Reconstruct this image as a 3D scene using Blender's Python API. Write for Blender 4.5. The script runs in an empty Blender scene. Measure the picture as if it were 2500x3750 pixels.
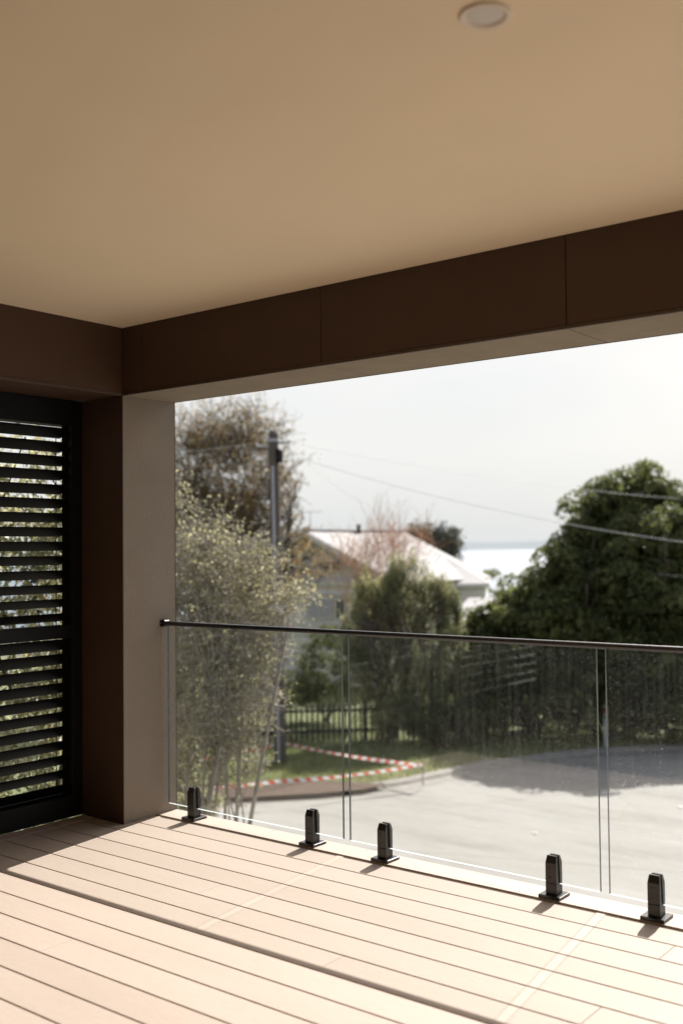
import bpy, bmesh, math, random
import numpy as np
from mathutils import Vector, Matrix

random.seed(7)
rng = np.random.default_rng(11)
S = bpy.context.scene
COL = S.collection

# ---------------------------------------------------------------- camera
F_PX, CX, CY = 3837.07, 1274.59, 1885.07          # focal length and principal point on a 2500 x 3750 frame
PITCH, YAW, ROLL = map(math.radians, (1.89777, -38.04489, -0.59329))
CAM = Vector((0, 0, 1.35))
FW = Vector((math.sin(YAW) * math.cos(PITCH), math.cos(YAW) * math.cos(PITCH), math.sin(PITCH)))
R0 = Vector((math.cos(YAW), -math.sin(YAW), 0))
U0 = R0.cross(FW)
RT = R0 * math.cos(ROLL) + U0 * math.sin(ROLL)
UP = U0 * math.cos(ROLL) - R0 * math.sin(ROLL)
cd = bpy.data.cameras.new("camera")
cam = bpy.data.objects.new("camera", cd)
COL.objects.link(cam)
m = Matrix.Identity(4)
for i in range(3):
    m[i][0], m[i][1], m[i][2], m[i][3] = RT[i], UP[i], -FW[i], CAM[i]
cam.matrix_world = m
cd.sensor_fit = 'HORIZONTAL'
cd.sensor_width = 24
cd.lens = F_PX / 2500 * 24
cd.shift_x = (1250 - CX) / 2500
cd.shift_y = (CY - 1875) / 2500
cd.clip_start, cd.clip_end = 0.05, 60000
cd.dof.use_dof = True
cd.dof.focus_distance = 4.6
cd.dof.aperture_fstop = 1.7
S.camera = cam

# ---------------------------------------------------------------- light
SUN = Vector((-0.152, 1.04, 0.951)).normalized()
EL = math.asin(SUN.z)
AZ = math.atan2(SUN.x, SUN.y)
w = bpy.data.worlds.new("World")
S.world = w
w.use_nodes = True
nt = w.node_tree
nt.nodes.clear()
out = nt.nodes.new('ShaderNodeOutputWorld')
bg = nt.nodes.new('ShaderNodeBackground')
bg.inputs['Strength'].default_value = 0.1
sky = nt.nodes.new('ShaderNodeTexSky')
sky.sky_type = 'NISHITA'
sky.sun_disc = False
sky.sun_elevation = EL
sky.sun_rotation = AZ
sky.dust_density = 4
tc = nt.nodes.new('ShaderNodeTexCoord')
mp = nt.nodes.new('ShaderNodeMapping')
mp.inputs['Scale'].default_value = (1.2, 1.2, 4.0)
ns = nt.nodes.new('ShaderNodeTexNoise')
ns.inputs['Scale'].default_value = 1.6
ns.inputs['Detail'].default_value = 5
ns.inputs['Roughness'].default_value = 0.5
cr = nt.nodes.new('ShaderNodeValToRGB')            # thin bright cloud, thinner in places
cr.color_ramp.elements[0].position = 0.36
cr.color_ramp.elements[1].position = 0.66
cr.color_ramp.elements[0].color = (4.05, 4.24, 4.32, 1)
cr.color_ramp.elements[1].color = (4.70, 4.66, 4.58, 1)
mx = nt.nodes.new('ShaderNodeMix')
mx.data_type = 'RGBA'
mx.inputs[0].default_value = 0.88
sz = nt.nodes.new('ShaderNodeSeparateXYZ')          # cloud film thinned above the view to cut the fill light
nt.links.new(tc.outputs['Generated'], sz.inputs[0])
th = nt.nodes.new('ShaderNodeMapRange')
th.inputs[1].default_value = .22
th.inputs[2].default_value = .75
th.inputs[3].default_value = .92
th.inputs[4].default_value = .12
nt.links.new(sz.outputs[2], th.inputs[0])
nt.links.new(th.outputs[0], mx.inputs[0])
nt.links.new(tc.outputs['Generated'], mp.inputs['Vector'])
nt.links.new(mp.outputs['Vector'], ns.inputs['Vector'])
nt.links.new(ns.outputs['Fac'], cr.inputs['Fac'])
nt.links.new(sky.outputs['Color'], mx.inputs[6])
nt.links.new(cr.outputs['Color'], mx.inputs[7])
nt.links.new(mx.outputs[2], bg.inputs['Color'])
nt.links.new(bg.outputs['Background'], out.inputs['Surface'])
sl = bpy.data.lights.new("sun", 'SUN')
sl.energy = 5.0
sl.angle = math.radians(0.5)
sl.color = (1.0, 0.95, 0.90)
so = bpy.data.objects.new("sun", sl)
COL.objects.link(so)
so.rotation_euler = SUN.to_track_quat('Z', 'Y').to_euler()
so.location = (0, 10, 12)
S.view_settings.view_transform = 'Standard'
S.view_settings.look = 'None'
S.view_settings.gamma = 1
S.view_settings.use_curve_mapping = False
S.view_settings.exposure = 0.95
cy_ = S.cycles
cy_.max_bounces = 10
cy_.diffuse_bounces = 6
cy_.glossy_bounces = 4
cy_.transmission_bounces = 6
cy_.transparent_max_bounces = 24
cy_.caustics_reflective = False
cy_.caustics_refractive = False
cy_.sample_clamp_indirect = 6
cy_.use_denoising = True

# ---------------------------------------------------------------- helpers
def at(px, py, D):
    """World point on the photograph's ray (2500 x 3750 frame) at depth D metres."""
    return CAM + (FW + RT * ((px - CX) / F_PX) - UP * ((py - CY) / F_PX)) * D

def onz(px, py, z):
    d = FW + RT * ((px - CX) / F_PX) - UP * ((py - CY) / F_PX)
    return CAM + d * ((z - CAM.z) / d.z)

GZ = -3.3

def gnd(px, D):
    """Ground point under column px at depth D."""
    p = at(px, 2000, D)
    return Vector((p.x, p.y, GZ))

def tag(o, label=None, cat=None, group=None, kind=None):
    if label: o['label'] = label
    if cat: o['category'] = cat
    if group: o['group'] = group
    if kind: o['kind'] = kind
    return o

def link(name, me, parent=None, mat=None):
    o = bpy.data.objects.new(name, me)
    COL.objects.link(o)
    if parent: o.parent = parent
    if mat is not None and me is not None and len(me.materials) == 0:
        me.materials.append(mat)
    return o

def empty(name, loc=(0, 0, 0), rz=0):
    o = bpy.data.objects.new(name, None)
    COL.objects.link(o)
    o.location = loc
    o.rotation_euler = (0, 0, rz)
    o.empty_display_size = 0.1
    return o

def copy_tree(o, parent=None):
    c = o.copy()
    COL.objects.link(c)
    c.parent = parent
    for ch in list(o.children):
        copy_tree(ch, c)
    return c

def box_bm(bm, x0, x1, y0, y1, z0, z1):
    vs = [bm.verts.new(p) for p in ((x0, y0, z0), (x1, y0, z0), (x1, y1, z0), (x0, y1, z0),
                                    (x0, y0, z1), (x1, y0, z1), (x1, y1, z1), (x0, y1, z1))]
    fs = [(3, 2, 1, 0), (4, 5, 6, 7), (0, 1, 5, 4), (1, 2, 6, 5), (2, 3, 7, 6), (3, 0, 4, 7)]
    return [bm.faces.new([vs[i] for i in f]) for f in fs]

def bm_mesh(bm, name):
    me = bpy.data.meshes.new(name)
    bm.normal_update()
    bm.to_mesh(me)
    bm.free()
    return me

def box(name, x0, x1, y0, y1, z0, z1, mat, parent=None, bevel=0.0, seg=1):
    bm = bmesh.new()
    box_bm(bm, x0, x1, y0, y1, z0, z1)
    if bevel:
        bmesh.ops.bevel(bm, geom=bm.edges[:], offset=bevel, segments=seg, affect='EDGES', profile=0.5)
    return link(name, bm_mesh(bm, name), parent, mat)

def prism(name, pts, h0, h1, mat, parent=None, axis=2):
    """Extrude a polygon of 2-D points between h0 and h1 along an axis."""
    bm = bmesh.new()
    def P(a, b, h):
        return (a, b, h) if axis == 2 else ((a, h, b) if axis == 1 else (h, a, b))
    lo = [bm.verts.new(P(a, b, h0)) for a, b in pts]
    hi = [bm.verts.new(P(a, b, h1)) for a, b in pts]
    bm.faces.new(lo[::-1])
    bm.faces.new(hi)
    n = len(pts)
    for i in range(n):
        bm.faces.new((lo[i], lo[(i + 1) % n], hi[(i + 1) % n], hi[i]))
    bmesh.ops.recalc_face_normals(bm, faces=bm.faces[:])
    return link(name, bm_mesh(bm, name), parent, mat)

def poly(name, pts, mat, parent=None):
    bm = bmesh.new()
    bm.faces.new([bm.verts.new(p) for p in pts])
    return link(name, bm_mesh(bm, name), parent, mat)

def slab(name, pts, t, mat, parent=None):
    """A flat polygon in 3-D given thickness t along its normal (downwards/backwards)."""
    pts = [Vector(p) for p in pts]
    n = (pts[1] - pts[0]).cross(pts[2] - pts[0]).normalized()
    bm = bmesh.new()
    a = [bm.verts.new(p) for p in pts]
    b = [bm.verts.new(p - n * t) for p in pts]
    bm.faces.new(a)
    bm.faces.new(b[::-1])
    k = len(pts)
    for i in range(k):
        bm.faces.new((a[(i + 1) % k], a[i], b[i], b[(i + 1) % k]))
    bmesh.ops.recalc_face_normals(bm, faces=bm.faces[:])
    return link(name, bm_mesh(bm, name), parent, mat)

def mesh_np(name, V, Fq, k):
    """Mesh from numpy verts and faces with k corners each."""
    me = bpy.data.meshes.new(name)
    nf = len(Fq)
    me.vertices.add(len(V))
    me.vertices.foreach_set('co', np.ascontiguousarray(V, dtype=np.float32).ravel())
    me.loops.add(nf * k)
    me.loops.foreach_set('vertex_index', np.ascontiguousarray(Fq, dtype=np.int32).ravel())
    me.polygons.add(nf)
    me.polygons.foreach_set('loop_start', np.arange(0, nf * k, k, dtype=np.int32))
    me.update(calc_edges=True)
    me.validate()
    return me

def norm(v):
    return v / np.maximum(np.linalg.norm(v, axis=-1, keepdims=True), 1e-9)

def tubes_mesh(name, segs, sides=5):
    """segs: list of (p0, p1, r0, r1)."""
    n = len(segs)
    A = np.array([s[0] for s in segs], float)
    B = np.array([s[1] for s in segs], float)
    r0 = np.array([s[2] for s in segs])[:, None, None]
    r1 = np.array([s[3] for s in segs])[:, None, None]
    d = norm(B - A)
    ref = np.where(np.abs(d[:, 2:3]) > 0.9, np.array([[1., 0, 0]]), np.array([[0, 0, 1.]]))
    u = norm(np.cross(d, ref))
    v = np.cross(d, u)
    a = np.arange(sides) * 2 * np.pi / sides
    ring = u[:, None, :] * np.cos(a)[None, :, None] + v[:, None, :] * np.sin(a)[None, :, None]
    V = np.concatenate([A[:, None] + ring * r0, B[:, None] + ring * r1], axis=1).reshape(-1, 3)
    base = (np.arange(n) * 2 * sides)[:, None]
    i = np.arange(sides)
    j = (i + 1) % sides
    Fq = np.stack([base + i, base + j, base + j + sides, base + i + sides], axis=-1).reshape(-1, 4)
    me = mesh_np(name, V, Fq, 4)
    me.polygons.foreach_set('use_smooth', np.ones(len(Fq), dtype=bool))
    return me

def leaves_mesh(name, C, length, width, droop=0.0, up=0.35, N=None):
    """Rhombic leaves (two triangles, creased) at centres C."""
    n = len(C)
    a = rng.normal(size=(n, 3))
    a[:, 2] -= droop
    a = norm(a)
    b = rng.normal(size=(n, 3))
    b[:, 2] += up
    if N is not None:
        b = N * 1.6 + b * .55
    nrm = norm(b - a * (a * b).sum(1, keepdims=True))
    s = np.cross(a, nrm)
    L = length * rng.uniform(.6, 1.3, (n, 1))
    W = width * rng.uniform(.6, 1.3, (n, 1))
    p0 = C - a * L * .5
    p2 = C + a * L * .5
    mid = C - a * L * .05
    p1 = mid + s * W * .5 + nrm * W * .12
    p3 = mid - s * W * .5 + nrm * W * .12
    V = np.stack([p0, p1, p2, p3], axis=1).reshape(-1, 3)
    base = (np.arange(n) * 4)[:, None]
    Fq = np.concatenate([base + np.array([[0, 1, 2]]), base + np.array([[0, 2, 3]])], axis=1).reshape(-1, 3)
    return mesh_np(name, V, Fq, 3)

def tube_path(name, pts, r, mat, parent=None, sides=8, r1=None):
    n = len(pts) - 1
    r1 = r if r1 is None else r1
    segs = []
    for i in range(n):
        segs.append((pts[i], pts[i + 1], r + (r1 - r) * i / n, r + (r1 - r) * (i + 1) / n))
    return link(name, tubes_mesh(name, segs, sides), parent, mat)

# ---------------------------------------------------------------- materials
def mat_new(name):
    mt = bpy.data.materials.new(name)
    mt.use_nodes = True
    t = mt.node_tree
    return mt, t, t.nodes['Principled BSDF'], t.nodes['Material Output']

def noise(t, scale, detail=4, rough=.5, coord='Object', stretch=None, gen=None):
    c = t.nodes.new('ShaderNodeTexCoord')
    n = t.nodes.new('ShaderNodeTexNoise')
    n.inputs['Scale'].default_value = scale
    n.inputs['Detail'].default_value = detail
    n.inputs['Roughness'].default_value = rough
    src = c.outputs[coord]
    if stretch:
        mpn = t.nodes.new('ShaderNodeMapping')
        mpn.inputs['Scale'].default_value = stretch
        t.links.new(src, mpn.inputs['Vector'])
        src = mpn.outputs['Vector']
    t.links.new(src, n.inputs['Vector'])
    return n

def ramp(t, src, stops):
    r = t.nodes.new('ShaderNodeValToRGB')
    e = r.color_ramp.elements
    while len(e) < len(stops):
        e.new(0.5)
    for k, (p, c) in enumerate(stops):
        e[k].position = p
        e[k].color = (*c, 1) if len(c) == 3 else c
    t.links.new(src, r.inputs['Fac'])
    return r

def mixc(t, fac, a, b, blend='MIX'):
    mn = t.nodes.new('ShaderNodeMix')
    mn.data_type = 'RGBA'
    mn.blend_type = blend
    for sock, v in ((mn.inputs[0], fac), (mn.inputs[6], a), (mn.inputs[7], b)):
        if isinstance(v, (int, float)):
            sock.default_value = v
        elif isinstance(v, tuple):
            sock.default_value = (*v, 1)
        else:
            t.links.new(v, sock)
    return mn.outputs[2]

def bump(t, p, src, strength, dist=.01):
    b = t.nodes.new('ShaderNodeBump')
    b.inputs['Strength'].default_value = strength
    b.inputs['Distance'].default_value = dist
    t.links.new(src, b.inputs['Height'])
    t.links.new(b.outputs['Normal'], p.inputs['Normal'])

def simple(name, c, rough=.6, metal=0, spec=.5, var=.12, scale=6, bstr=0, bscale=200, bdist=.002, stretch=None):
    mt, t, p, _ = mat_new(name)
    n = noise(t, scale, 5, .55, stretch=stretch)
    lo = tuple(x * (1 - var) for x in c)
    hi = tuple(min(1, x * (1 + var)) for x in c)
    r = ramp(t, n.outputs['Fac'], [(.3, lo), (.7, hi)])
    t.links.new(r.outputs['Color'], p.inputs['Base Color'])
    p.inputs['Roughness'].default_value = rough
    p.inputs['Metallic'].default_value = metal
    p.inputs['Specular IOR Level'].default_value = spec
    if bstr:
        bump(t, p, noise(t, bscale, 3, .6).outputs['Fac'], bstr, bdist)
    return mt

M = {}
M['ceiling'] = simple('ceiling_paint', (.89, .745, .54), .8, spec=.2, var=.02, scale=2)
M['brown'] = simple('brown_paint', (.080, .045, .028), .55, spec=.3, var=.05, scale=3, bstr=.12, bscale=300)
M['brown_lip'] = simple('brown_bead', (.075, .048, .032), .45, var=.03)
M['render'] = simple('taupe_render', (.262, .222, .18), .8, spec=.25, var=.06, scale=3, bstr=.8, bscale=75, bdist=.007)
M['soffit'] = simple('soffit_board', (.27, .225, .17), .85, spec=.2, var=.08, scale=7, bstr=.15, bscale=400)
M['black'] = simple('black_powdercoat', (.005, .0045, .005), .5, spec=.2, var=.1, bstr=.05, bscale=600)
M['blade'] = simple('blade_powdercoat', (.005, .0045, .0045), .6, spec=.08, var=.08)
M['spigot'] = simple('spigot_coating', (.030, .027, .025), .32, metal=.3, spec=.6, var=.15, bstr=.12, bscale=500, bdist=.001)
M['plate'] = simple('plate_coating', (.045, .043, .042), .3, metal=.5, spec=.7, var=.15, bstr=.1, bscale=400, bdist=.001)
M['brass'] = simple('screw_recess', (.10, .065, .03), .35, metal=.8, var=.1)
M['rail'] = simple('rail_coating', (.005, .005, .006), .40, spec=.6, var=.1)
M['rail'].node_tree.nodes['Principled BSDF'].inputs['Coat Weight'].default_value = .55
M['rail'].node_tree.nodes['Principled BSDF'].inputs['Coat IOR'].default_value = 1.6
M['rail'].node_tree.nodes['Principled BSDF'].inputs['Coat Roughness'].default_value = .42
M['wall'] = simple('house_wall_render', (.06, .045, .035), .8, var=.05, bstr=.2, bscale=120)
M['dark'] = simple('dark_void', (.010, .006, .004), .9, var=.1)
M['lens'] = simple('lamp_lens', (.66, .62, .55), .5, var=.02)
M['ring'] = simple('lamp_ring', (.80, .70, .58), .4, var=.02)

def deck_material():
    mt, t, p, _ = mat_new('composite_decking')
    oi = t.nodes.new('ShaderNodeObjectInfo')
    big = noise(t, 3.5, 4, .6, stretch=(.5, 1.5, 1))
    fine = noise(t, 90, 4, .7, stretch=(.22, 1, 1))
    spk = noise(t, 700, 2, .6, stretch=(.4, 1, 1))
    c1 = ramp(t, big.outputs['Fac'], [(.3, (.385, .312, .255)), (.7, (.43, .355, .295))])
    c2 = mixc(t, .35, c1.outputs['Color'], ramp(t, fine.outputs['Fac'], [(.35, (.315, .26, .218)), (.7, (.43, .365, .315))]).outputs['Color'])
    c3 = mixc(t, .25, c2, ramp(t, spk.outputs['Fac'], [(.4, (.29, .23, .185)), (.6, (.49, .42, .36))]).outputs['Color'])
    tint = ramp(t, oi.outputs['Random'], [(0, (.90, .89, .875)), (1, (1, 1, 1))])
    c4 = mixc(t, 1.0, c3, tint.outputs['Color'], 'MULTIPLY')
    t.links.new(c4, p.inputs['Base Color'])
    p.inputs['Roughness'].default_value = .62
    p.inputs['Specular IOR Level'].default_value = .35
    bump(t, p, fine.outputs['Fac'], .25, .001)
    return mt
M['deck'] = deck_material()

def glass_material():
    mt, t, p, o = mat_new('balustrade_glass')
    t.nodes.remove(p)
    tr = t.nodes.new('ShaderNodeBsdfTransparent')
    tr.inputs['Color'].default_value = (.985, .993, .988, 1)
    gl = t.nodes.new('ShaderNodeBsdfGlossy')
    gl.inputs['Roughness'].default_value = .0
    gl.inputs['Color'].default_value = (1, 1, 1, 1)
    fr = t.nodes.new('ShaderNodeFresnel')
    geo = t.nodes.new('ShaderNodeNewGeometry')
    ior = t.nodes.new('ShaderNodeMapRange')            # same reflectance on both sides of each sheet face
    ior.inputs[3].default_value = 1.5
    ior.inputs[4].default_value = 1 / 1.5
    t.links.new(geo.outputs['Backfacing'], ior.inputs[0])
    t.links.new(ior.outputs[0], fr.inputs['IOR'])
    m1 = t.nodes.new('ShaderNodeMixShader')
    t.links.new(fr.outputs[0], m1.inputs[0])
    t.links.new(tr.outputs[0], m1.inputs[1])
    t.links.new(gl.outputs[0], m1.inputs[2])
    # dried rain spots, streaks and a thin film of dust
    geo = t.nodes.new('ShaderNodeNewGeometry')
    v = t.nodes.new('ShaderNodeTexVoronoi')
    v.inputs['Scale'].default_value = 150
    v.inputs['Randomness'].default_value = 1
    t.links.new(geo.outputs['Position'], v.inputs['Vector'])
    d1 = ramp(t, v.outputs['Distance'], [(.06, (1, 1, 1)), (.14, (0, 0, 0))])
    v2 = t.nodes.new('ShaderNodeTexVoronoi')
    v2.inputs['Scale'].default_value = 310
    t.links.new(geo.outputs['Position'], v2.inputs['Vector'])
    d2 = ramp(t, v2.outputs['Distance'], [(.05, (.7, .7, .7)), (.13, (0, 0, 0))])
    def pos_noise(scale, stretch, detail=3):
        mpn = t.nodes.new('ShaderNodeMapping')
        mpn.inputs['Scale'].default_value = stretch
        n = t.nodes.new('ShaderNodeTexNoise')
        n.inputs['Scale'].default_value = scale
        n.inputs['Detail'].default_value = detail
        t.links.new(geo.outputs['Position'], mpn.inputs['Vector'])
        t.links.new(mpn.outputs['Vector'], n.inputs['Vector'])
        return n
    dens = ramp(t, pos_noise(3.2, (1, 1, 1)).outputs['Fac'], [(.42, (0, 0, 0)), (.62, (1, 1, 1))])
    keep = ramp(t, v.outputs['Color'], [(.55, (0, 0, 0)), (.6, (1, 1, 1))])
    keep2 = ramp(t, v2.outputs['Color'], [(.62, (0, 0, 0)), (.66, (1, 1, 1))])
    streak = ramp(t, pos_noise(60, (1, 1, .04)).outputs['Fac'], [(.45, (0, 0, 0)), (.75, (1, 1, 1))])
    sx = t.nodes.new('ShaderNodeSeparateXYZ')
    t.links.new(geo.outputs['Position'], sx.inputs[0])
    wet = t.nodes.new('ShaderNodeMapRange')               # the weather side has more spots
    wet.inputs[1].default_value = -3.1
    wet.inputs[2].default_value = -2.2
    wet.inputs[3].default_value = .18
    wet.inputs[4].default_value = 1
    t.links.new(sx.outputs[0], wet.inputs[0])
    def mul(a, b):
        n = t.nodes.new('ShaderNodeMath')
        n.operation = 'MULTIPLY'
        for s_, val in ((n.inputs[0], a), (n.inputs[1], b)):
            if isinstance(val, (int, float)): s_.default_value = val
            else: t.links.new(val, s_)
        return n.outputs[0]
    def add(a, b):
        n = t.nodes.new('ShaderNodeMath')
        n.operation = 'ADD'
        for s_, val in ((n.inputs[0], a), (n.inputs[1], b)):
            if isinstance(val, (int, float)): s_.default_value = val
            else: t.links.new(val, s_)
        return n.outputs[0]
    sp = add(mul(d1.outputs['Color'], keep.outputs['Color']), mul(d2.outputs['Color'], keep2.outputs['Color']))
    sp = mul(mul(sp, add(dens.outputs['Color'], .25)), wet.outputs[0])
    film = add(mul(mul(streak.outputs['Color'], .006), wet.outputs[0]), .001)
    fac = add(mul(sp, .65), film)
    tl = t.nodes.new('ShaderNodeBsdfTranslucent')
    tl.inputs['Color'].default_value = (.8, .8, .78, 1)
    m2 = t.nodes.new('ShaderNodeMixShader')
    t.links.new(fac, m2.inputs[0])
    t.links.new(m1.outputs[0], m2.inputs[1])
    t.links.new(tl.outputs[0], m2.inputs[2])
    t.links.new(m2.outputs[0], o.inputs['Surface'])
    return mt
M['glass'] = glass_material()
M['glass_edge'] = simple('glass_edge_bottom', (.62, .68, .66), .3, var=.05)  # pale base stands in for the sunlit deck reflected in this edge
M['glass_edge_dark'] = simple('glass_edge_side', (.03, .05, .042), .15, spec=.8, var=.1)  # same glass in a darker base, so sun does not brighten these edges

def leaf_mat(name, cols, trans=.35, rough=.5, spec=.4, tval=1.5):
    mt, t, p, o = mat_new(name)
    g = t.nodes.new('ShaderNodeNewGeometry')
    n = len(cols)
    r = ramp(t, g.outputs['Random Per Island'], [(i / max(1, n - 1), c) for i, c in enumerate(cols)])
    nz = noise(t, 1.3, 3, .6)
    tone = ramp(t, nz.outputs['Fac'], [(.34, (.62, .66, .60)), (.66, (1.25, 1.2, 1.1))])
    class _R: pass
    rr_ = r
    r = _R(); r.outputs = {'Color': mixc(t, 1.0, rr_.outputs['Color'], tone.outputs['Color'], 'MULTIPLY')}
    t.links.new(r.outputs['Color'], p.inputs['Base Color'])
    p.inputs['Roughness'].default_value = rough
    p.inputs['Specular IOR Level'].default_value = spec
    tl = t.nodes.new('ShaderNodeBsdfTranslucent')
    hs = t.nodes.new('ShaderNodeHueSaturation')
    hs.inputs['Value'].default_value = tval
    hs.inputs['Saturation'].default_value = .98
    t.links.new(r.outputs['Color'], hs.inputs['Color'])
    t.links.new(hs.outputs['Color'], tl.inputs['Color'])
    ms = t.nodes.new('ShaderNodeMixShader')
    ms.inputs[0].default_value = trans
    t.links.new(p.outputs[0], ms.inputs[1])
    t.links.new(tl.outputs[0], ms.inputs[2])
    t.links.new(ms.outputs[0], o.inputs['Surface'])
    return mt

M['leaf_spring'] = leaf_mat('spring_leaf', [(.24, .215, .15), (.26, .25, .13), (.34, .325, .19), (.42, .40, .30), (.22, .20, .16), (.18, .18, .10)], .45, .7, .1)
M['leaf_bronze'] = leaf_mat('bronze_leaf', [(.20, .145, .07), (.27, .20, .10), (.15, .11, .06), (.33, .26, .15), (.12, .085, .05)], .5, .7, .1)
M['leaf_olive'] = leaf_mat('olive_leaf', [(.19, .20, .10), (.27, .27, .15), (.12, .13, .065), (.42, .41, .29)], .5, .6, .2)
M['leaf_dark'] = leaf_mat('dark_leaf', [(.065, .078, .030), (.095, .112, .040), (.14, .155, .055), (.05, .058, .03)], .5, .5, .3, 1.75)
M['leaf_grey'] = leaf_mat('grey_leaf', [(.07, .08, .065), (.10, .105, .085), (.05, .055, .045)], .3)
M['leaf_hedge'] = leaf_mat('hedge_leaf', [(.13, .145, .075), (.21, .21, .11), (.34, .31, .16), (.50, .50, .42), (.05, .06, .035)], .55, .4, .5)
M['twig_pale'] = simple('pale_bark', (.34, .305, .26), .8, var=.2, scale=20)
M['twig_dark'] = simple('dark_bark', (.075, .062, .052), .85, var=.25, scale=12)
M['twig_red'] = simple('red_bark', (.50, .285, .16), .7, var=.2, scale=14)
M['bark'] = simple('brown_bark', (.10, .078, .062), .9, var=.3, scale=9, bstr=.5, bscale=30, bdist=.02)

def grass_mat():
    mt, t, p, _ = mat_new('lawn_surface')
    a = noise(t, .8, 5, .6)
    b = noise(t, 22, 4, .7)
    c = ramp(t, a.outputs['Fac'], [(.3, (.13, .155, .055)), (.55, (.18, .20, .075)), (.75, (.24, .24, .11))])
    c2 = mixc(t, .4, c.outputs['Color'], ramp(t, b.outputs['Fac'], [(.35, (.035, .045, .018)), (.7, (.13, .14, .06))]).outputs['Color'])
    t.links.new(c2, p.inputs['Base Color'])
    p.inputs['Roughness'].default_value = .9
    bump(t, p, b.outputs['Fac'], .6, .05)
    return mt
M['grass'] = grass_mat()
M['blade_grass'] = leaf_mat('grass_blade', [(.14, .17, .06), (.19, .21, .085), (.25, .26, .12)], .4)

def road_mat():
    mt, t, p, _ = mat_new('pale_road_surface')
    a = noise(t, .35, 5, .6, stretch=(1, 1.4, 1))
    b = noise(t, 3.0, 5, .65)
    s_ = noise(t, 60, 3, .7)
    c = ramp(t, a.outputs['Fac'], [(.3, (.155, .15, .134)), (.5, (.215, .21, .19)), (.72, (.275, .27, .248))])
    c2 = mixc(t, .35, c.outputs['Color'], ramp(t, b.outputs['Fac'], [(.3, (.15, .142, .122)), (.7, (.32, .31, .285))]).outputs['Color'])
    c3 = mixc(t, .25, c2, ramp(t, s_.outputs['Fac'], [(.35, (.16, .155, .14)), (.7, (.42, .41, .38))]).outputs['Color'])
    wv_ = noise(t, .55, 6, .75, stretch=(.35, 1.8, 1))
    c4 = mixc(t, .55, c3, ramp(t, wv_.outputs['Fac'], [(.36, (.11, .106, .092)), (.46, (.20, .196, .175)), (.6, (.235, .231, .209)), (.7, (.32, .316, .29))]).outputs['Color'])
    t.links.new(c4, p.inputs['Base Color'])
    p.inputs['Roughness'].default_value = .85
    bump(t, p, s_.outputs['Fac'], .3, .01)
    return mt
M['road'] = road_mat()
M['kerb'] = simple('kerb_concrete', (.20, .19, .165), .85, var=.2, scale=4)
M['mulch'] = simple('bark_mulch', (.085, .055, .035), .95, var=.5, scale=14, bstr=.8, bscale=40, bdist=.05)
M['terrain'] = simple('rough_ground', (.075, .075, .045), .95, var=.35, scale=.6)
M['white_roof'] = simple('white_roof_sheet', (.37, .36, .35), .75, spec=.08, var=.12, scale=.8)
M['pale_wall'] = simple('pale_weatherboard', (.76, .745, .74), .7, var=.06, scale=2)
M['mauve_wall'] = simple('grey_gable_board', (.62, .59, .60), .75, var=.08, scale=2)
M['trim'] = simple('white_trim', (.68, .66, .63), .6, var=.04)
M['window'] = simple('window_glass', (.02, .022, .025), .08, spec=.8, var=.1)
M['curtain'] = simple('pale_blind', (.46, .47, .50), .8, var=.05)
M['pole'] = simple('weathered_pole', (.085, .072, .062), .9, var=.3, scale=8, bstr=.5, bscale=18, bdist=.02, stretch=(1, 1, .08))
M['conduit'] = simple('galvanised_conduit', (.34, .34, .38), .5, metal=.2, var=.08)
M['wire'] = simple('aluminium_wire', (.62, .63, .64), .6, metal=.05, var=.05)
M['sign'] = simple('pale_sign_plate', (.55, .58, .58), .5, var=.05)
M['fence'] = simple('shaded_fence', (.028, .026, .023), .7, var=.2)  # near-black base stands in for shade on the pickets
M['white'] = simple('white_plastic', (.38, .39, .40), .5, var=.05)
M['red'] = simple('red_reflector', (.42, .03, .025), .4, var=.05)
M['headland'] = simple('hazy_headland', (.225, .25, .262), 1, spec=0, var=.03, scale=.0005)  # air haze put into the pale blue base colour

def tape_mat():
    mt, t, p, o = mat_new('barrier_tape')
    uv = t.nodes.new('ShaderNodeUVMap')
    sx = t.nodes.new('ShaderNodeSeparateXYZ')
    t.links.new(uv.outputs[0], sx.inputs[0])
    fr = t.nodes.new('ShaderNodeMath'); fr.operation = 'FRACT'
    ad = t.nodes.new('ShaderNodeMath'); ad.operation = 'MULTIPLY_ADD'
    t.links.new(sx.outputs[1], ad.inputs[0]); ad.inputs[1].default_value = .25
    t.links.new(sx.outputs[0], ad.inputs[2])
    t.links.new(ad.outputs[0], fr.inputs[0])
    r = ramp(t, fr.outputs[0], [(.0, (.60, .13, .08)), (.47, (.70, .70, .70))])
    r.color_ramp.interpolation = 'CONSTANT'
    t.links.new(r.outputs['Color'], p.inputs['Base Color'])
    p.inputs['Roughness'].default_value = .4
    tl = t.nodes.new('ShaderNodeBsdfTranslucent')
    t.links.new(r.outputs['Color'], tl.inputs['Color'])
    ms = t.nodes.new('ShaderNodeMixShader')
    ms.inputs[0].default_value = .4
    t.links.new(p.outputs[0], ms.inputs[1]); t.links.new(tl.outputs[0], ms.inputs[2])
    t.links.new(ms.outputs[0], o.inputs['Surface'])
    return mt
M['tape'] = tape_mat()

def sea_mat():
    mt, t, p, _ = mat_new('bright_sea')
    p.inputs['Base Color'].default_value = (.10, .14, .17, 1)
    p.inputs['Roughness'].default_value = .42
    p.inputs['Specular IOR Level'].default_value = .7
    n = noise(t, .03, 6, .7, coord='Object', stretch=(1, 2.5, 1))
    bump(t, p, n.outputs['Fac'], .5, 6)
    return mt
M['sea'] = sea_mat()

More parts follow.
